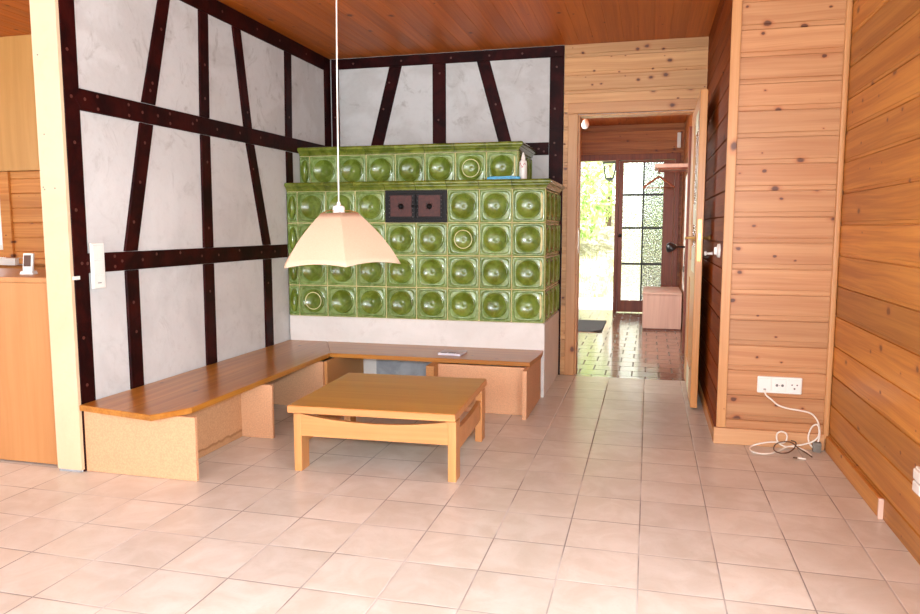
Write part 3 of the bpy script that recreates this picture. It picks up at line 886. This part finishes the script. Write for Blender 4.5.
# ------------------------------------------------------------------ corner bench
bn = thing('corner_bench', 'low L-shaped corner bench with varnished wooden seat on chipboard panels', 'bench')
ZS0, ZS1 = .292, .318
bz = lambda a, b, d: (a, b, d)
XW = XL + .013
bm = NB()
prism(bm, [(XW, 2.715), (-2.06, 2.640), (-1.968, 2.80), (-1.974, 4.283), (-2.20, 4.736), (XW, 4.736)], bz, ZS0, ZS1, 0, .003)
o = obj('seat', bm, M['bench_wood'], bn); o['label'] = 'long left seat board with a cut corner'
bm = NB()
prism(bm, [(-1.973, 4.283), (-.672, 4.277), (-.648, 4.60), (-.655, 4.736), (-2.199, 4.736)], bz, ZS0, ZS1, 0, .003)
o = obj('seat', bm, M['bench_wood_x'], bn); o['label'] = 'seat board in front of the stove'
Zp = ZS0 - .001
def panel(x0, x1, y0, y1, mats, label=None):
    bm = NB(); B(bm, x0, x1, y0, y1, .001, Zp, 0, .0015)
    o = obj('panel', bm, mats, bn)
    if label: o['label'] = label
    return o
panel(XW, -1.912, 2.738, 2.757, M['chipboard'], 'chipboard end panel at the near left end')
panel(-2.115, -2.097, 2.758, 3.42, M['stained'], 'recessed chipboard panel with water stains')
panel(-2.115, -1.914, 3.421, 3.440, M['chipboard'], 'short chipboard cross panel')
panel(XW, -1.945, 4.115, 4.134, M['chipboard'])
panel(-1.945, -1.925, 4.134, 4.734, M['chipboard_edge'])
panel(-1.285, -1.235, 4.15, 4.734, M['chipboard_edge'])
panel(-1.234, -.695, 4.237, 4.256, M['chipboard'], 'chipboard panel below the right seat')
panel(-.694, -.668, 4.136, 4.72, M['chipboard'], 'chipboard panel closing the right end')
# booklet on the bench
bk = thing('booklet', 'small grey printed booklet lying on the bench in front of the stove', 'booklet', (-1.20, 4.45, ZS1 + .0005), (0, 0, math.radians(-4)))
bm = NB(); B(bm, -.075, .075, -.065, .065, 0, .012, 0, .001)
obj('pages', bm, M['paper'], bk)
bm = NB(); B(bm, -.076, .076, -.066, .066, .0122, .014)
obj('cover', bm, M['paper'], bk)
bm = NB()
for (a, b, c, d) in ((-.06, -.02, -.058, -.035), (-.01, .035, -.06, -.03), (.042, .065, -.055, -.04)): B(bm, a, b, c, d, .0141, .0145)
obj('print', bm, M['print'], bk)

# ------------------------------------------------------------------ coffee table
tb = thing('coffee_table', 'low square wooden coffee table with brown top and pale legs', 'table', (-1.194, 3.338, 0), (0, 0, .04))
TW, TD, TZ = .782, .773, .321
bm = NB(); B(bm, -TW / 2, TW / 2, -TD / 2, TD / 2, TZ - .034, TZ - .002, 0, .003)
o = obj('tabletop_edge', bm, M['table_wood'], tb)
bm = NB(); B(bm, -TW / 2 + .004, TW / 2 - .004, -TD / 2 + .004, TD / 2 - .004, TZ - .0018, TZ, 0, .0006)
o = obj('tabletop', bm, M['table_top'], tb); o['label'] = 'brown veneered table top'
LX, LY = .384, .338
lw, ldp = .038, .085
for sx in (-1, 1):
    for sy in (-1, 1):
        bm = NB()
        x0 = sx * LX - (lw if sx > 0 else 0); y0 = (.378 - ldp) if sy > 0 else -LY
        B(bm, x0, x0 + lw, y0, y0 + ldp, .0, TZ - .048, 0, .003)
        obj('leg', bm, M['table_leg'], tb)
def rail(a0, a1, mapf, name, zb=.148, zt=.252, dip=.030):
    n = 14; pts = [(a0, zb), (a1, zb)]
    top = []
    for i in range(n + 1):
        t = i / n; a = a1 + (a0 - a1) * t
        top.append((a, zt - dip * math.sin(PI * t) ** .8))
    bm = NB(); prism(bm, pts + top, mapf, 0, .022, 0, .002)
    return obj(name, bm, M['table_wood'], tb)
rail(-LX + lw, LX - lw, lambda a, b, d: (a, -LY + .002 + d, b + .02), 'apron')
rail(-LX + lw, LX - lw, lambda a, b, d: (a, .350 + d, b + .02), 'apron')
rail(-LY + ldp, .378 - ldp, lambda a, b, d: (LX - .030 + d, a, b), 'side_rail', .118, .222, .012)
rail(-LY + ldp, .378 - ldp, lambda a, b, d: (-LX + .008 + d, a, b), 'side_rail', .118, .222, .012)
for sx in (-1, 1):
    bm = NB(); B(bm, sx * .25 - .02, sx * .25 + .02, -LY + .03, LY - .03, TZ - .055, TZ - .035, 0, .002)
    obj('bearer', bm, M['frame_brown'], tb)

# ------------------------------------------------------------------ pendant lamp
LPX, LPY = -1.335, 3.02
pl = thing('pendant_lamp', 'pendant lamp with a beige six-sided fabric shade and scalloped hem', 'lamp', (LPX, LPY, 0))
ztop, zbot = 1.185, .957
bm = NB()
Rb, Rt = .285, .092
tilt = Matrix.Rotation(math.radians(-1.8), 3, 'Y')
piv = Vector((0, 0, ztop))
phi0 = -PI / 2 + .2528 + math.radians(5.5) + .13
NS, NR = 8, 9
grid = []
for k in range(6):
    for i in range(NS):
        t = i / NS
        a0 = phi0 + k * PI / 3; a1 = a0 + PI / 3
        colv = []
        for r in range(NR + 1):
            s = r / NR
            R = Rt + (Rb - Rt) * s + .018 * math.sin(PI * s)
            z = ztop - (ztop - zbot) * s
            x = R * (math.cos(a0) * (1 - t) + math.cos(a1) * t); y = R * (math.sin(a0) * (1 - t) + math.sin(a1) * t)
            z += .014 * math.sin(PI * t) * s ** 3
            inw = .004 * math.sin(PI * t) * math.sin(PI * s)
            x *= 1 - inw * 4; y *= 1 - inw * 4
            colv.append(tilt @ (Vector((x, y, z)) - piv) + piv)
        grid.append(colv)
V = [[bm.verts.new(p) for p in c] for c in grid]
n = len(V)
for i in range(n):
    for r in range(NR):
        bm.faces.new((V[i][r], V[i][r + 1], V[(i + 1) % n][r + 1], V[(i + 1) % n][r]))
o = obj('lamp_shade', bm, M['fabric'], pl, 'angle')
md = o.modifiers.new('thickness', 'SOLIDIFY'); md.thickness = .0025; md.offset = -1
bm = NB()
lathe(bm, [(0, -.012), (.022, -.012), (.026, -.006), (.027, .020), (.024, .030), (.010, .036), (.006, .050), (0, .050)], (0, 0, ztop), 24)
obj('lamp_holder', bm, M['white_gloss'], pl, 'angle')
bm = NB()
for k in range(6):
    a = phi0 + k * PI / 3
    p = [Vector((.02 * math.cos(a), .02 * math.sin(a), ztop + .010)), Vector((.055 * math.cos(a), .055 * math.sin(a), ztop + .011)), Vector((Rt * math.cos(a), Rt * math.sin(a), ztop - .002))]
    tube(bm, [p[0], p[1], tilt @ (p[2] - piv) + piv], .0018, 6, 0, 4)
obj('wire_spider', bm, M['brass'], pl, True)
bm = NB(); tube(bm, [(0, 0, ztop + .048), (.003, 0, 1.8), (.010, 0, ZC - .03)], .0034, 8)
obj('cord', bm, M['cable_white'], pl, True)
bm = NB(); lathe(bm, [(0, 0), (.02, 0), (.045, .02), (.048, .03), (0, .03)], (.010, 0, ZC - .0305), 20)
obj('ceiling_cup', bm, M['white'], pl, 'angle')
bm = NB(); lathe(bm, [(0, -.11), (.018, -.105), (.030, -.085), (.031, -.07), (.018, -.035), (.013, -.013), (0, -.0125)], (0, 0, ztop), 20)
obj('light_bulb', bm, M['bulb'], pl, True)

# ------------------------------------------------------------------ switches, outlets, cables
o = thing('light_switch', 'tall white three-gang switch plate with a socket on the timber-framed wall', 'switch', (XL + .0125, 2.872, .945))
bm = NB(); B(bm, 0, .007, -.044, .044, -.106, .106, 0, .003)
obj('plate', bm, M['white'], o)
for k in range(2):
    bm = NB(); B(bm, .007, .010, -.034, .034, .030 - k * .07, .096 - k * .07, 0, .002)
    obj('rocker', bm, M['white_gloss'], o)
bm = NB(); B(bm, .007, .010, -.034, .034, -.100, -.044, 0, .001); B(bm, .010, .0105, -.012, .012, -.082, -.078, 1)
obj('socket', bm, [M['white_gloss'], M['slot']], o)
bm = NB(); B(bm, XL + .0125, XL + .016, Y0 + .004, Y0 + .03, .888, .904); B(bm, XL + .0125, XL + .016, Y0 - .012, Y0 + .004, .888, .904)
o = obj('cable_clip', bm, M['white'])
tag(o, 'tiny white clip wrapped around the corner of the dark post', 'clip')

o = thing('power_outlet', 'white triple socket plate on the light pine wall', 'outlet', (.664, YBX, .323))
bm = NB(); B(bm, -.106, .106, -.012, -.0005, -.043, .043, 0, .005)
obj('plate', bm, M['white'], o)
for k, x in enumerate((-.07, 0, .07)):
    bm = NB(); B(bm, x - .031, x + .031, -.0155, -.012, -.033, .033, 0, .002)
    def dot(xx, zz, r, mi=1): lathe(bm, [(0, 0), (r, 0), (r, .0004), (0, .0004)], (xx, -.0155, zz), 10, mi, Matrix.Rotation(PI / 2, 3, 'X'))
    if k == 0: B(bm, x - .006, x + .006, -.0165, -.0155, -.028, -.020, 1)
    elif k == 1:
        dot(x - .013, 0, .007); dot(x + .013, 0, .007); dot(x, 0, .002)
    else:
        dot(x - .012, .005, .004); dot(x + .012, .005, .004); dot(x, -.014, .005)
    obj('socket', bm, [M['white_gloss'], M['slot']], o, False)

# camera model, to place loose cable loops on the floor and wall
CF, CYAW, CPIT, CH = 728.7, .2528, .108, 1.12
def ray(u, v):
    c, s, cp, sp = math.cos(CYAW), math.sin(CYAW), math.cos(CPIT), math.sin(CPIT)
    x, y = (u - 460) / CF, -(v - 307) / CF
    return Vector((c, s, 0)) * x + Vector((-s * cp, c * cp, -sp)) + Vector((-s * sp, c * sp, cp)) * y
def atZ(u, v, z):
    d = ray(u, v); t = (z - CH) / d.z
    return Vector((0, 0, CH)) + d * t
def atY(u, v, y):
    d = ray(u, v); t = y / d.y
    return Vector((0, 0, CH)) + d * t

def onplace(u, v, off=0.0, lift=.0045):
    """lie on the floor, or lean on the baseboard when the floor point would be behind it"""
    p = atZ(u, v, lift)
    if p.y > YBX - .030 - off: p = atY(u, v, YBX - .030 - off)
    p.z = max(p.z, lift)
    return tuple(p)
bm = NB()
pts = [(.594, YBX - .017, .298), (.598, YBX - .032, .275)]
pts += [tuple(atY(u, v, YBX - .034)) for u, v in ((772, 400), (778, 405), (788, 408.5), (800, 410.5), (811, 413.5), (817, 420))]
pts += [onplace(u, v, .01) for u, v in ((819.5, 428), (819.5, 436), (817, 444), (813, 447.5), (809, 442), (808.5, 435))]
pts += [onplace(u, v, .03) for u, v in ((812, 427), (816.5, 424.5), (819, 428), (818.5, 436))]
pts += [onplace(u, v, .02) for u, v in ((813, 441.5), (803, 444.5), (795, 445.5), (786, 446.5), (780, 444), (777, 440), (777, 434), (781, 431.5), (786, 433.5), (787, 438), (784, 442.5))]
pts += [onplace(u, v, .03) for u, v in ((772, 442), (760, 443.5), (751, 446.5), (750.5, 450), (757, 453), (769, 453.5), (780, 450), (788, 446.5))]
pts += [onplace(u, v, .035, .012) for u, v in ((797, 447.5), (806, 451), (811, 455))]
tube(bm, pts, .0042, 7, 0, 5)
o = obj('power_cable', bm, M['cable_white'], None, True)
tag(o, 'loose white cable curling from the triple socket down onto the floor', 'cable')
bm = NB()
pts = [onplace(u, v, .045, .016) for u, v in ((812, 457), (806, 453), (798, 448), (793, 443.5), (788, 441.8), (781, 442), (775, 445), (774, 450), (780, 453), (788, 452.5), (794, 448.5), (796, 444), (795, 441.8), (791, 440.5))]
tube(bm, pts, .0032, 7, 0, 5)
o = obj('cable', bm, M['cable_brown'], None, True)
tag(o, 'thin brown cable coiled among the white cable loops on the floor', 'cable')
bm = NB()
p = atZ(793, 457.5, .005); q = atZ(806, 459, .005)
tube(bm, [tuple(p), tuple(p + (q - p) * .35)], .0035, 7, 1); tube(bm, [tuple(p + (q - p) * .35), tuple(q)], .0045, 8, 0)
o = obj('cable_stub', bm, [M['cable_white'], M['cable_brown']], None, True)
tag(o, 'short white cable stub lying on the floor tiles before the cable loops', 'cable')
bm = NB(); B(bm, .826, .864, YBX - .062, YBX - .03, .0, .05, 0, .004); B(bm, .835, .855, YBX - .066, YBX - .0625, .012, .036, 0, .002)
o = obj('adapter', bm, M['grey']); tag(o, 'small grey adapter block on the floor in the right corner', 'adapter')
o = thing('wall_outlet', 'white double outlet on the honey pine wall, cut by the right edge', 'outlet', (XR, 2.655, .278))
bm = NB(); B(bm, -.012, -.0005, -.045, .045, -.044, .044, 0, .003)
obj('plate', bm, M['white'], o)
bm = NB()
for z in (-.021, .021): B(bm, -.022, -.012, -.036, .036, z - .018, z + .018, 0, .004)
obj('socket', bm, M['white_gloss'], o)
o = thing('light_switch', 'small round white switch on the dark boards beside the corner strip', 'switch', (XBX, 4.10, 1.0))
bm = NB(); lathe(bm, [(0, 0), (.038, 0), (.036, .012), (.026, .016), (0, .016)], (0, 0, 0), 20, 0, Matrix.Rotation(-PI / 2, 3, 'Y'))
obj('base', bm, M['white'], o, 'angle')
bm = NB(); B(bm, -.03, -.016, -.010, .010, -.02, .02, 0, .003)
obj('toggle', bm, M['white_gloss'], o)
o = thing('wall_hook', 'little white knob hook on the dark boards behind the door', 'hook', (XBX, 4.56, .97))
bm = NB(); lathe(bm, [(0, 0), (.012, 0), (.008, .006), (.007, .03), (.014, .036), (.012, .046), (0, .048)], (0, 0, 0), 14, 0, Matrix.Rotation(-PI / 2, 3, 'Y'))
obj('knob', bm, M['white_gloss'], o, True)

# ------------------------------------------------------------------ kitchen cabinet, gadget
kc = thing('kitchen_cabinet', 'plain orange wood cabinet back standing behind the cream wall end', 'cabinet', (-3.7, 2.76, 0))
bm = NB(); B(bm, -1.0, 1.074, 0, .58, .008, .868, 0, .002)
obj('body', bm, M['cabinet_wood'], kc)
bm = NB(); B(bm, -1.0, 1.074, -.006, .60, .869, .893, 0, .003)
obj('worktop', bm, M['cabinet_wood'], kc)
bm = NB(); B(bm, -.98, 1.04, .02, .56, 0, .0075)
obj('plinth', bm, M['frame_brown'], kc)
ws = thing('weather_station', 'white upright weather display with dark screen on the orange cabinet', 'display', (-2.965, 2.95, .8935), (0, 0, math.radians(18)))
bm = NB(); prism(bm, [(-.032, 0), (.032, 0), (.026, .016), (-.026, .016)], lambda a, b, d: (a, d, b), -.02, .03, 0, .002)
obj('stand', bm, M['white'], ws)
bm = NB(); R = Matrix.Rotation(math.radians(-10), 4, 'X')
B(bm, -.024, .024, -.012, .008, .014, .104, 0, .005, 2, R)
obj('body', bm, M['white'], ws)
bm = NB(); B(bm, -.018, .016, -.0135, -.0115, .036, .092, 0, 0, 2, R)
obj('screen', bm, M['screen'], ws)
bm = NB(); tube(bm, [(-2.82, 2.98, .905), (-2.80, 2.96, .96), (-2.76, 2.98, .985), (-2.70, 3.0, .95), (-2.675, 3.0, .90)], .003, 6, 0, 4)
o = obj('thin_cable', bm, M['black'], None, True); tag(o, 'thin black cable arching over the orange cabinet top', 'cable')

# ------------------------------------------------------------------ hall things
hb = thing('shoe_cabinet', 'pinkish pale wood low cabinet on the right in the hall', 'cabinet', (.157, 8.23, 0))
bm = NB(); B(bm, -.205, .205, 0, .95, .02, .392, 0, .002)
obj('body', bm, M['hall_box'], hb)
bm = NB(); B(bm, -.209, .207, -.006, .955, .393, .41, 0, .003)
obj('top', bm, M['hall_box'], hb)
bm = NB(); B(bm, -.19, .2, .02, .6, 0, .0195)
obj('plinth', bm, M['frame_brown'], hb)
bm = NB(); B(bm, -1.18, -.47, 7.92, 8.88, .0008, .012, 0, .004)
o = obj('doormat', bm, M['mat']); tag(o, 'dark grey rectangular doormat on the hall floor', 'doormat')
cr = thing('coat_rack', 'wall coat rack with pale hat shelf and brown rail in the hall', 'coat rack', (XH1, 8.65, 1.705))
bm = NB(); B(bm, -.36, -.001, -.24, .24, .075, .115, 0, .004)
obj('shelf', bm, M['hall_box'], cr)
bm = NB(); tube(bm, [(-.31, -.24, .045), (-.31, .24, .045)], .010, 10)
obj('rail', bm, M['frame_brown'], cr)
for y in (-.22, .22):
    bm = NB(); B(bm, -.325, -.001, y - .010, y + .010, .0555, .0745, 0, .002)
    obj('bracket', bm, M['frame_brown'], cr)
hg = thing('coat_hanger', 'wooden coat hanger hanging on the hall coat rack', 'hanger', (XH1 - .31, 8.5, 1.73), (0, 0, math.radians(6)))
bm = NB(); tube(bm, [(0, 0, -.05), (0, 0, -.02), (.014, 0, .0), (.018, 0, .02), (.0, 0, .0335), (-.018, 0, .022)], .0025, 8, 0, 4)
obj('hook', bm, M['steel'], hg, True)
bm = NB(); tube(bm, [(-.17, 0, -.165), (-.10, 0, -.11), (-.03, 0, -.06), (0, 0, -.045), (.03, 0, -.06), (.10, 0, -.11), (.17, 0, -.165)], .011, 8, 0, 4)
obj('shoulders', bm, M['frame_brown'], hg, True)
bm = NB(); tube(bm, [(-.16, 0, -.166), (.16, 0, -.166)], .006, 8)
obj('bar', bm, M['frame_brown'], hg, True)
bm = NB(); B(bm, XH1 - .03, XH1 - .001, 8.07, 8.39, .45, 1.68, 0, .004)
o = obj('wall_board', bm, M['white']); tag(o, 'tall narrow white board on the right hall wall above the low cabinet', 'board')
hl_ = thing('clamp_lamp', 'small black wall lamp with dangling cable on the right of the hall', 'lamp', (XH1 - .001, 8.0, .91))
bm = NB(); tube(bm, [(.0, 0, .01), (-.08, -.01, .015), (-.12, -.02, .01)], .010, 8, 0, 4)
obj('arm', bm, M['black'], hl_, True)
bm = NB(); lathe(bm, [(.06, 0), (.058, .012), (.04, .05), (.02, .068), (0, .07), (0, .062), (.034, .045), (.052, .01)], (-.165, -.03, -.005), 20, 0, Matrix.Rotation(math.radians(28), 3, 'X') @ Matrix.Rotation(math.radians(-30), 3, 'Y'))
obj('lamp_shade', bm, M['black'], hl_, 'angle')
bm = NB(); tube(bm, [(-.03, -.004, .005), (-.035, -.005, -.12), (-.036, -.005, -.25), (-.03, -.005, -.38), (-.01, -.005, -.46)], .004, 6, 0, 4); B(bm, -.044, -.026, -.012, .004, -.25, -.19)
obj('cable', bm, M['black'], hl_, True)
lb = thing('hanging_bulb', 'bare white bulb hanging from the hall ceiling by the doorway', 'bulb', (-.62, 7.2, 2.12))
bm = NB(); lathe(bm, [(0, -.055), (.022, -.05), (.036, -.028), (.036, -.008), (.024, .022), (.016, .04), (0, .04)], (0, 0, 0), 20)
obj('bulb', bm, M['bulb'], lb, True)
bm = NB(); lathe(bm, [(0, .0405), (.018, .0405), (.018, .085), (.008, .10), (0, .10)], (0, 0, 0), 14)
obj('socket', bm, M['brass'], lb, 'angle')
bm = NB(); tube(bm, [(0, 0, .10), (0, 0, ZC - 2.121)], .004, 6)
obj('cord', bm, M['cable_white'], lb)
bm = NB(); B(bm, .315, .36, YE - .05, YE + .001, 2.14, 2.33, 0, .006)
o = obj('door_chime', bm, M['white']); tag(o, 'small white door chime box above the entrance, right corner of hall', 'door chime')

# ------------------------------------------------------------------ outside
bm = NB(); B(bm, -6, 6, YE + .15, 12.1, -.14, -.02)
struct('terrace', bm, M['concrete'], 'pale concrete slab outside the entrance', 'terrace')
bm = NB()
NX, NY = 40, 30
vv = [[None] * (NY + 1) for _ in range(NX + 1)]
for i in range(NX + 1):
    for j in range(NY + 1):
        x = -8 + 14 * i / NX; t = j / NY; y = 12.0 + 7 * t
        z = -.15 + 1.9 * t ** .8 + .12 * math.sin(x * 3.1 + j) * math.sin(j * 1.7 + x) * min(1, t * 6)
        vv[i][j] = bm.verts.new((x, y, z))
for i in range(NX):
    for j in range(NY): bm.faces.new((vv[i][j], vv[i + 1][j], vv[i + 1][j + 1], vv[i][j + 1]))
struct('garden_bank', bm, M['bank'], 'sunlit stony garden slope outside the entrance', 'slope', smooth=True)

def foliage(bm, c, rad, n, size, rnd):
    for _ in range(n):
        while True:
            p = Vector((rnd.uniform(-1, 1), rnd.uniform(-1, 1), rnd.uniform(-1, 1)))
            if .35 < p.length < 1: break
        p = Vector((c[0] + p.x * rad[0], c[1] + p.y * rad[1], c[2] + p.z * rad[2]))
        a = Vector((rnd.gauss(0, 1), rnd.gauss(0, 1), rnd.gauss(0, 1))).normalized(); b = a.orthogonal().normalized()
        s = size * rnd.uniform(.6, 1.3)
        q = [p - a * s, p + b * s * .42, p + a * s, p - b * s * .42]
        bm.faces.new([bm.verts.new(v) for v in q])
rnd = random.Random(3)
for (name, lab, x, y, zg, rad, h, nl, mat) in (
        ('garden_shrub', 'bright green leafy shrub outside, seen through the open entrance side', -1.55, 14.2, .7, (.95, .8, 1.0), 1.45, 1500, 'leaf'),
        ('garden_tree', 'tall pale green tree farther back in the garden', -.9, 16.6, 1.25, (1.7, 1.1, 1.3), 2.6, 1800, 'leaf_pale'),
        ('garden_shrub', 'green shrub behind the glazed entrance door', .62, 13.2, .4, (.55, .5, 1.0), 1.35, 1500, 'leaf')):
    t = thing(name, lab, 'tree' if 'tree' in name else 'shrub', (x, y, zg - .25))
    bm = NB(); foliage(bm, (0, 0, h * .9), rad, nl, .085, rnd)
    obj('foliage', bm, M[mat], t)
    bm = NB(); tube(bm, [(0, 0, -.1), (.05, .02, h * .5), (.0, 0, h * 1.2)], [.07, .05, .02], 8, 0)
    obj('trunk', bm, M['bark'], t, True)
bm = NB()
for _ in range(2600):
    t = rnd.uniform(.0, .35) ** 1.2; x = rnd.uniform(-4.5, -.1); y = 12.05 + 7 * t; z = -.15 + 1.9 * t ** .8
    a = rnd.uniform(0, 2 * PI); hgt = rnd.uniform(.05, .22)
    dx, dy = math.cos(a) * .012, math.sin(a) * .012
    bm.faces.new([bm.verts.new(v) for v in ((x - dx, y - dy, z - .05), (x + dx, y + dy, z - .05), (x + rnd.uniform(-.08, .08), y + rnd.uniform(-.08, .08), z + hgt))])
o = obj('grass_tufts', bm, M['leaf_pale']); o['kind'] = 'stuff'; tag(o, 'thin grass and weeds on the slope outside', 'grass')
# porch lantern
ln = thing('porch_lantern', 'black iron porch lantern hanging outside above the entrance', 'lantern', (-.57, 10.75, 2.045))
bm = NB()
for (sx, sy) in ((-1, -1), (1, -1), (1, 1), (-1, 1)): tube(bm, [(sx * .055, sy * .055, -.22), (sx * .088, sy * .088, .0)], .0075, 6)
for z, w in ((-.22, .06), (0, .09)): B(bm, -w, w, -w, w, z - .005, z + .005)
lathe(bm, [(0, -.26), (.02, -.255), (.06, -.23), (0, -.229)], (0, 0, 0), 8)
obj('frame', bm, M['lantern'], ln)
bm = NB(); lathe(bm, [(.12, .01), (.04, .09), (.015, .11), (0, .11), (0, .009)], (0, 0, 0), 8)
obj('roof', bm, M['lantern'], ln)
bm = NB(); tube(bm, [(0, 0, .11), (0, 0, .36)], .008, 6)
obj('hanger_rod', bm, M['lantern'], ln)
bm = NB(); B(bm, -1.6, 1.2, YE + .16, 11.2, 2.45, 2.56)
struct('porch_roof', bm, M['hall_wood'], 'boarded underside of the porch roof', 'roof')

# ------------------------------------------------------------------ light
w = bpy.data.worlds.new('sky'); sc.world = w; w.use_nodes = True
nt = w.node_tree
bg = nt.nodes['Background']
sky = nt.nodes.new('ShaderNodeTexSky'); sky.sky_type = 'HOSEK_WILKIE'; sky.turbidity = 6; sky.sun_direction = (-.5, -.35, .8)
mixn = nt.nodes.new('ShaderNodeMix'); mixn.data_type = 'RGBA'; mixn.inputs[0].default_value = .65
nt.links.new(sky.outputs[0], mixn.inputs[6]); mixn.inputs[7].default_value = (1, 1, 1, 1)
nt.links.new(mixn.outputs[2], bg.inputs[0]); bg.inputs[1].default_value = 7.0

def light(name, kind, loc, rot, energy, color=(1, 1, 1), **k):
    l = bpy.data.lights.new(name, kind); l.energy = energy; l.color = color
    for a, v in k.items(): setattr(l, a, v)
    o = bpy.data.objects.new(name, l); COL.objects.link(o); o.location = loc; o.rotation_euler = rot
    return o
light('sun', 'SUN', (-6, 4, 10), (math.radians(38), math.radians(-24), 0), 10.0, (1, .97, .92), angle=.01)
DAY = (.80, .95, 1.05)
light('rear_window_daylight', 'AREA', (-1.65, YR - .12, 1.3), (math.radians(90), 0, 0), 95, DAY, shape='RECTANGLE', size=4.4, size_y=1.85)
light('right_window_daylight', 'AREA', (XR + .12, -.1, 1.25), (math.radians(90), 0, math.radians(90)), 110, DAY, shape='RECTANGLE', size=3.2, size_y=1.85)
light('kitchen_fill', 'AREA', (XK + .05, 1.8, 1.5), (math.radians(90), 0, math.radians(-90)), 34, DAY, shape='RECTANGLE', size=2.2, size_y=1.3)  # added fill lamp for the kitchen side; the wall behind it has no window
light('hall_fill', 'AREA', (XH0 - .12, 7.2, 1.5), (math.radians(90), 0, math.radians(-90)), 55, (1, .97, .93), shape='RECTANGLE', size=1.6, size_y=1.2)  # added fill lamp, out of view, to brighten the hall
light('camera_flash', 'SPOT', (-.03, -.02, 1.235), (math.radians(90) - .05, 0, .2528), 235, (.94, .98, 1.02), shadow_soft_size=.025, spot_size=math.radians(110), spot_blend=.6)

# ------------------------------------------------------------------ camera and view
cam = bpy.data.cameras.new('camera'); co = bpy.data.objects.new('camera', cam); COL.objects.link(co)
co.location = (0, 0, CH); co.rotation_euler = (PI / 2 - CPIT, 0, CYAW)
cam.sensor_fit = 'HORIZONTAL'; cam.sensor_width = 36; cam.lens = CF / 920 * 36; cam.clip_start = .02
sc.camera = co
vs = sc.view_settings
vs.view_transform = 'Standard'; vs.look = 'None'; vs.gamma = 1; vs.use_curve_mapping = False; vs.exposure = 0.0
sc.cycles.use_denoising = True
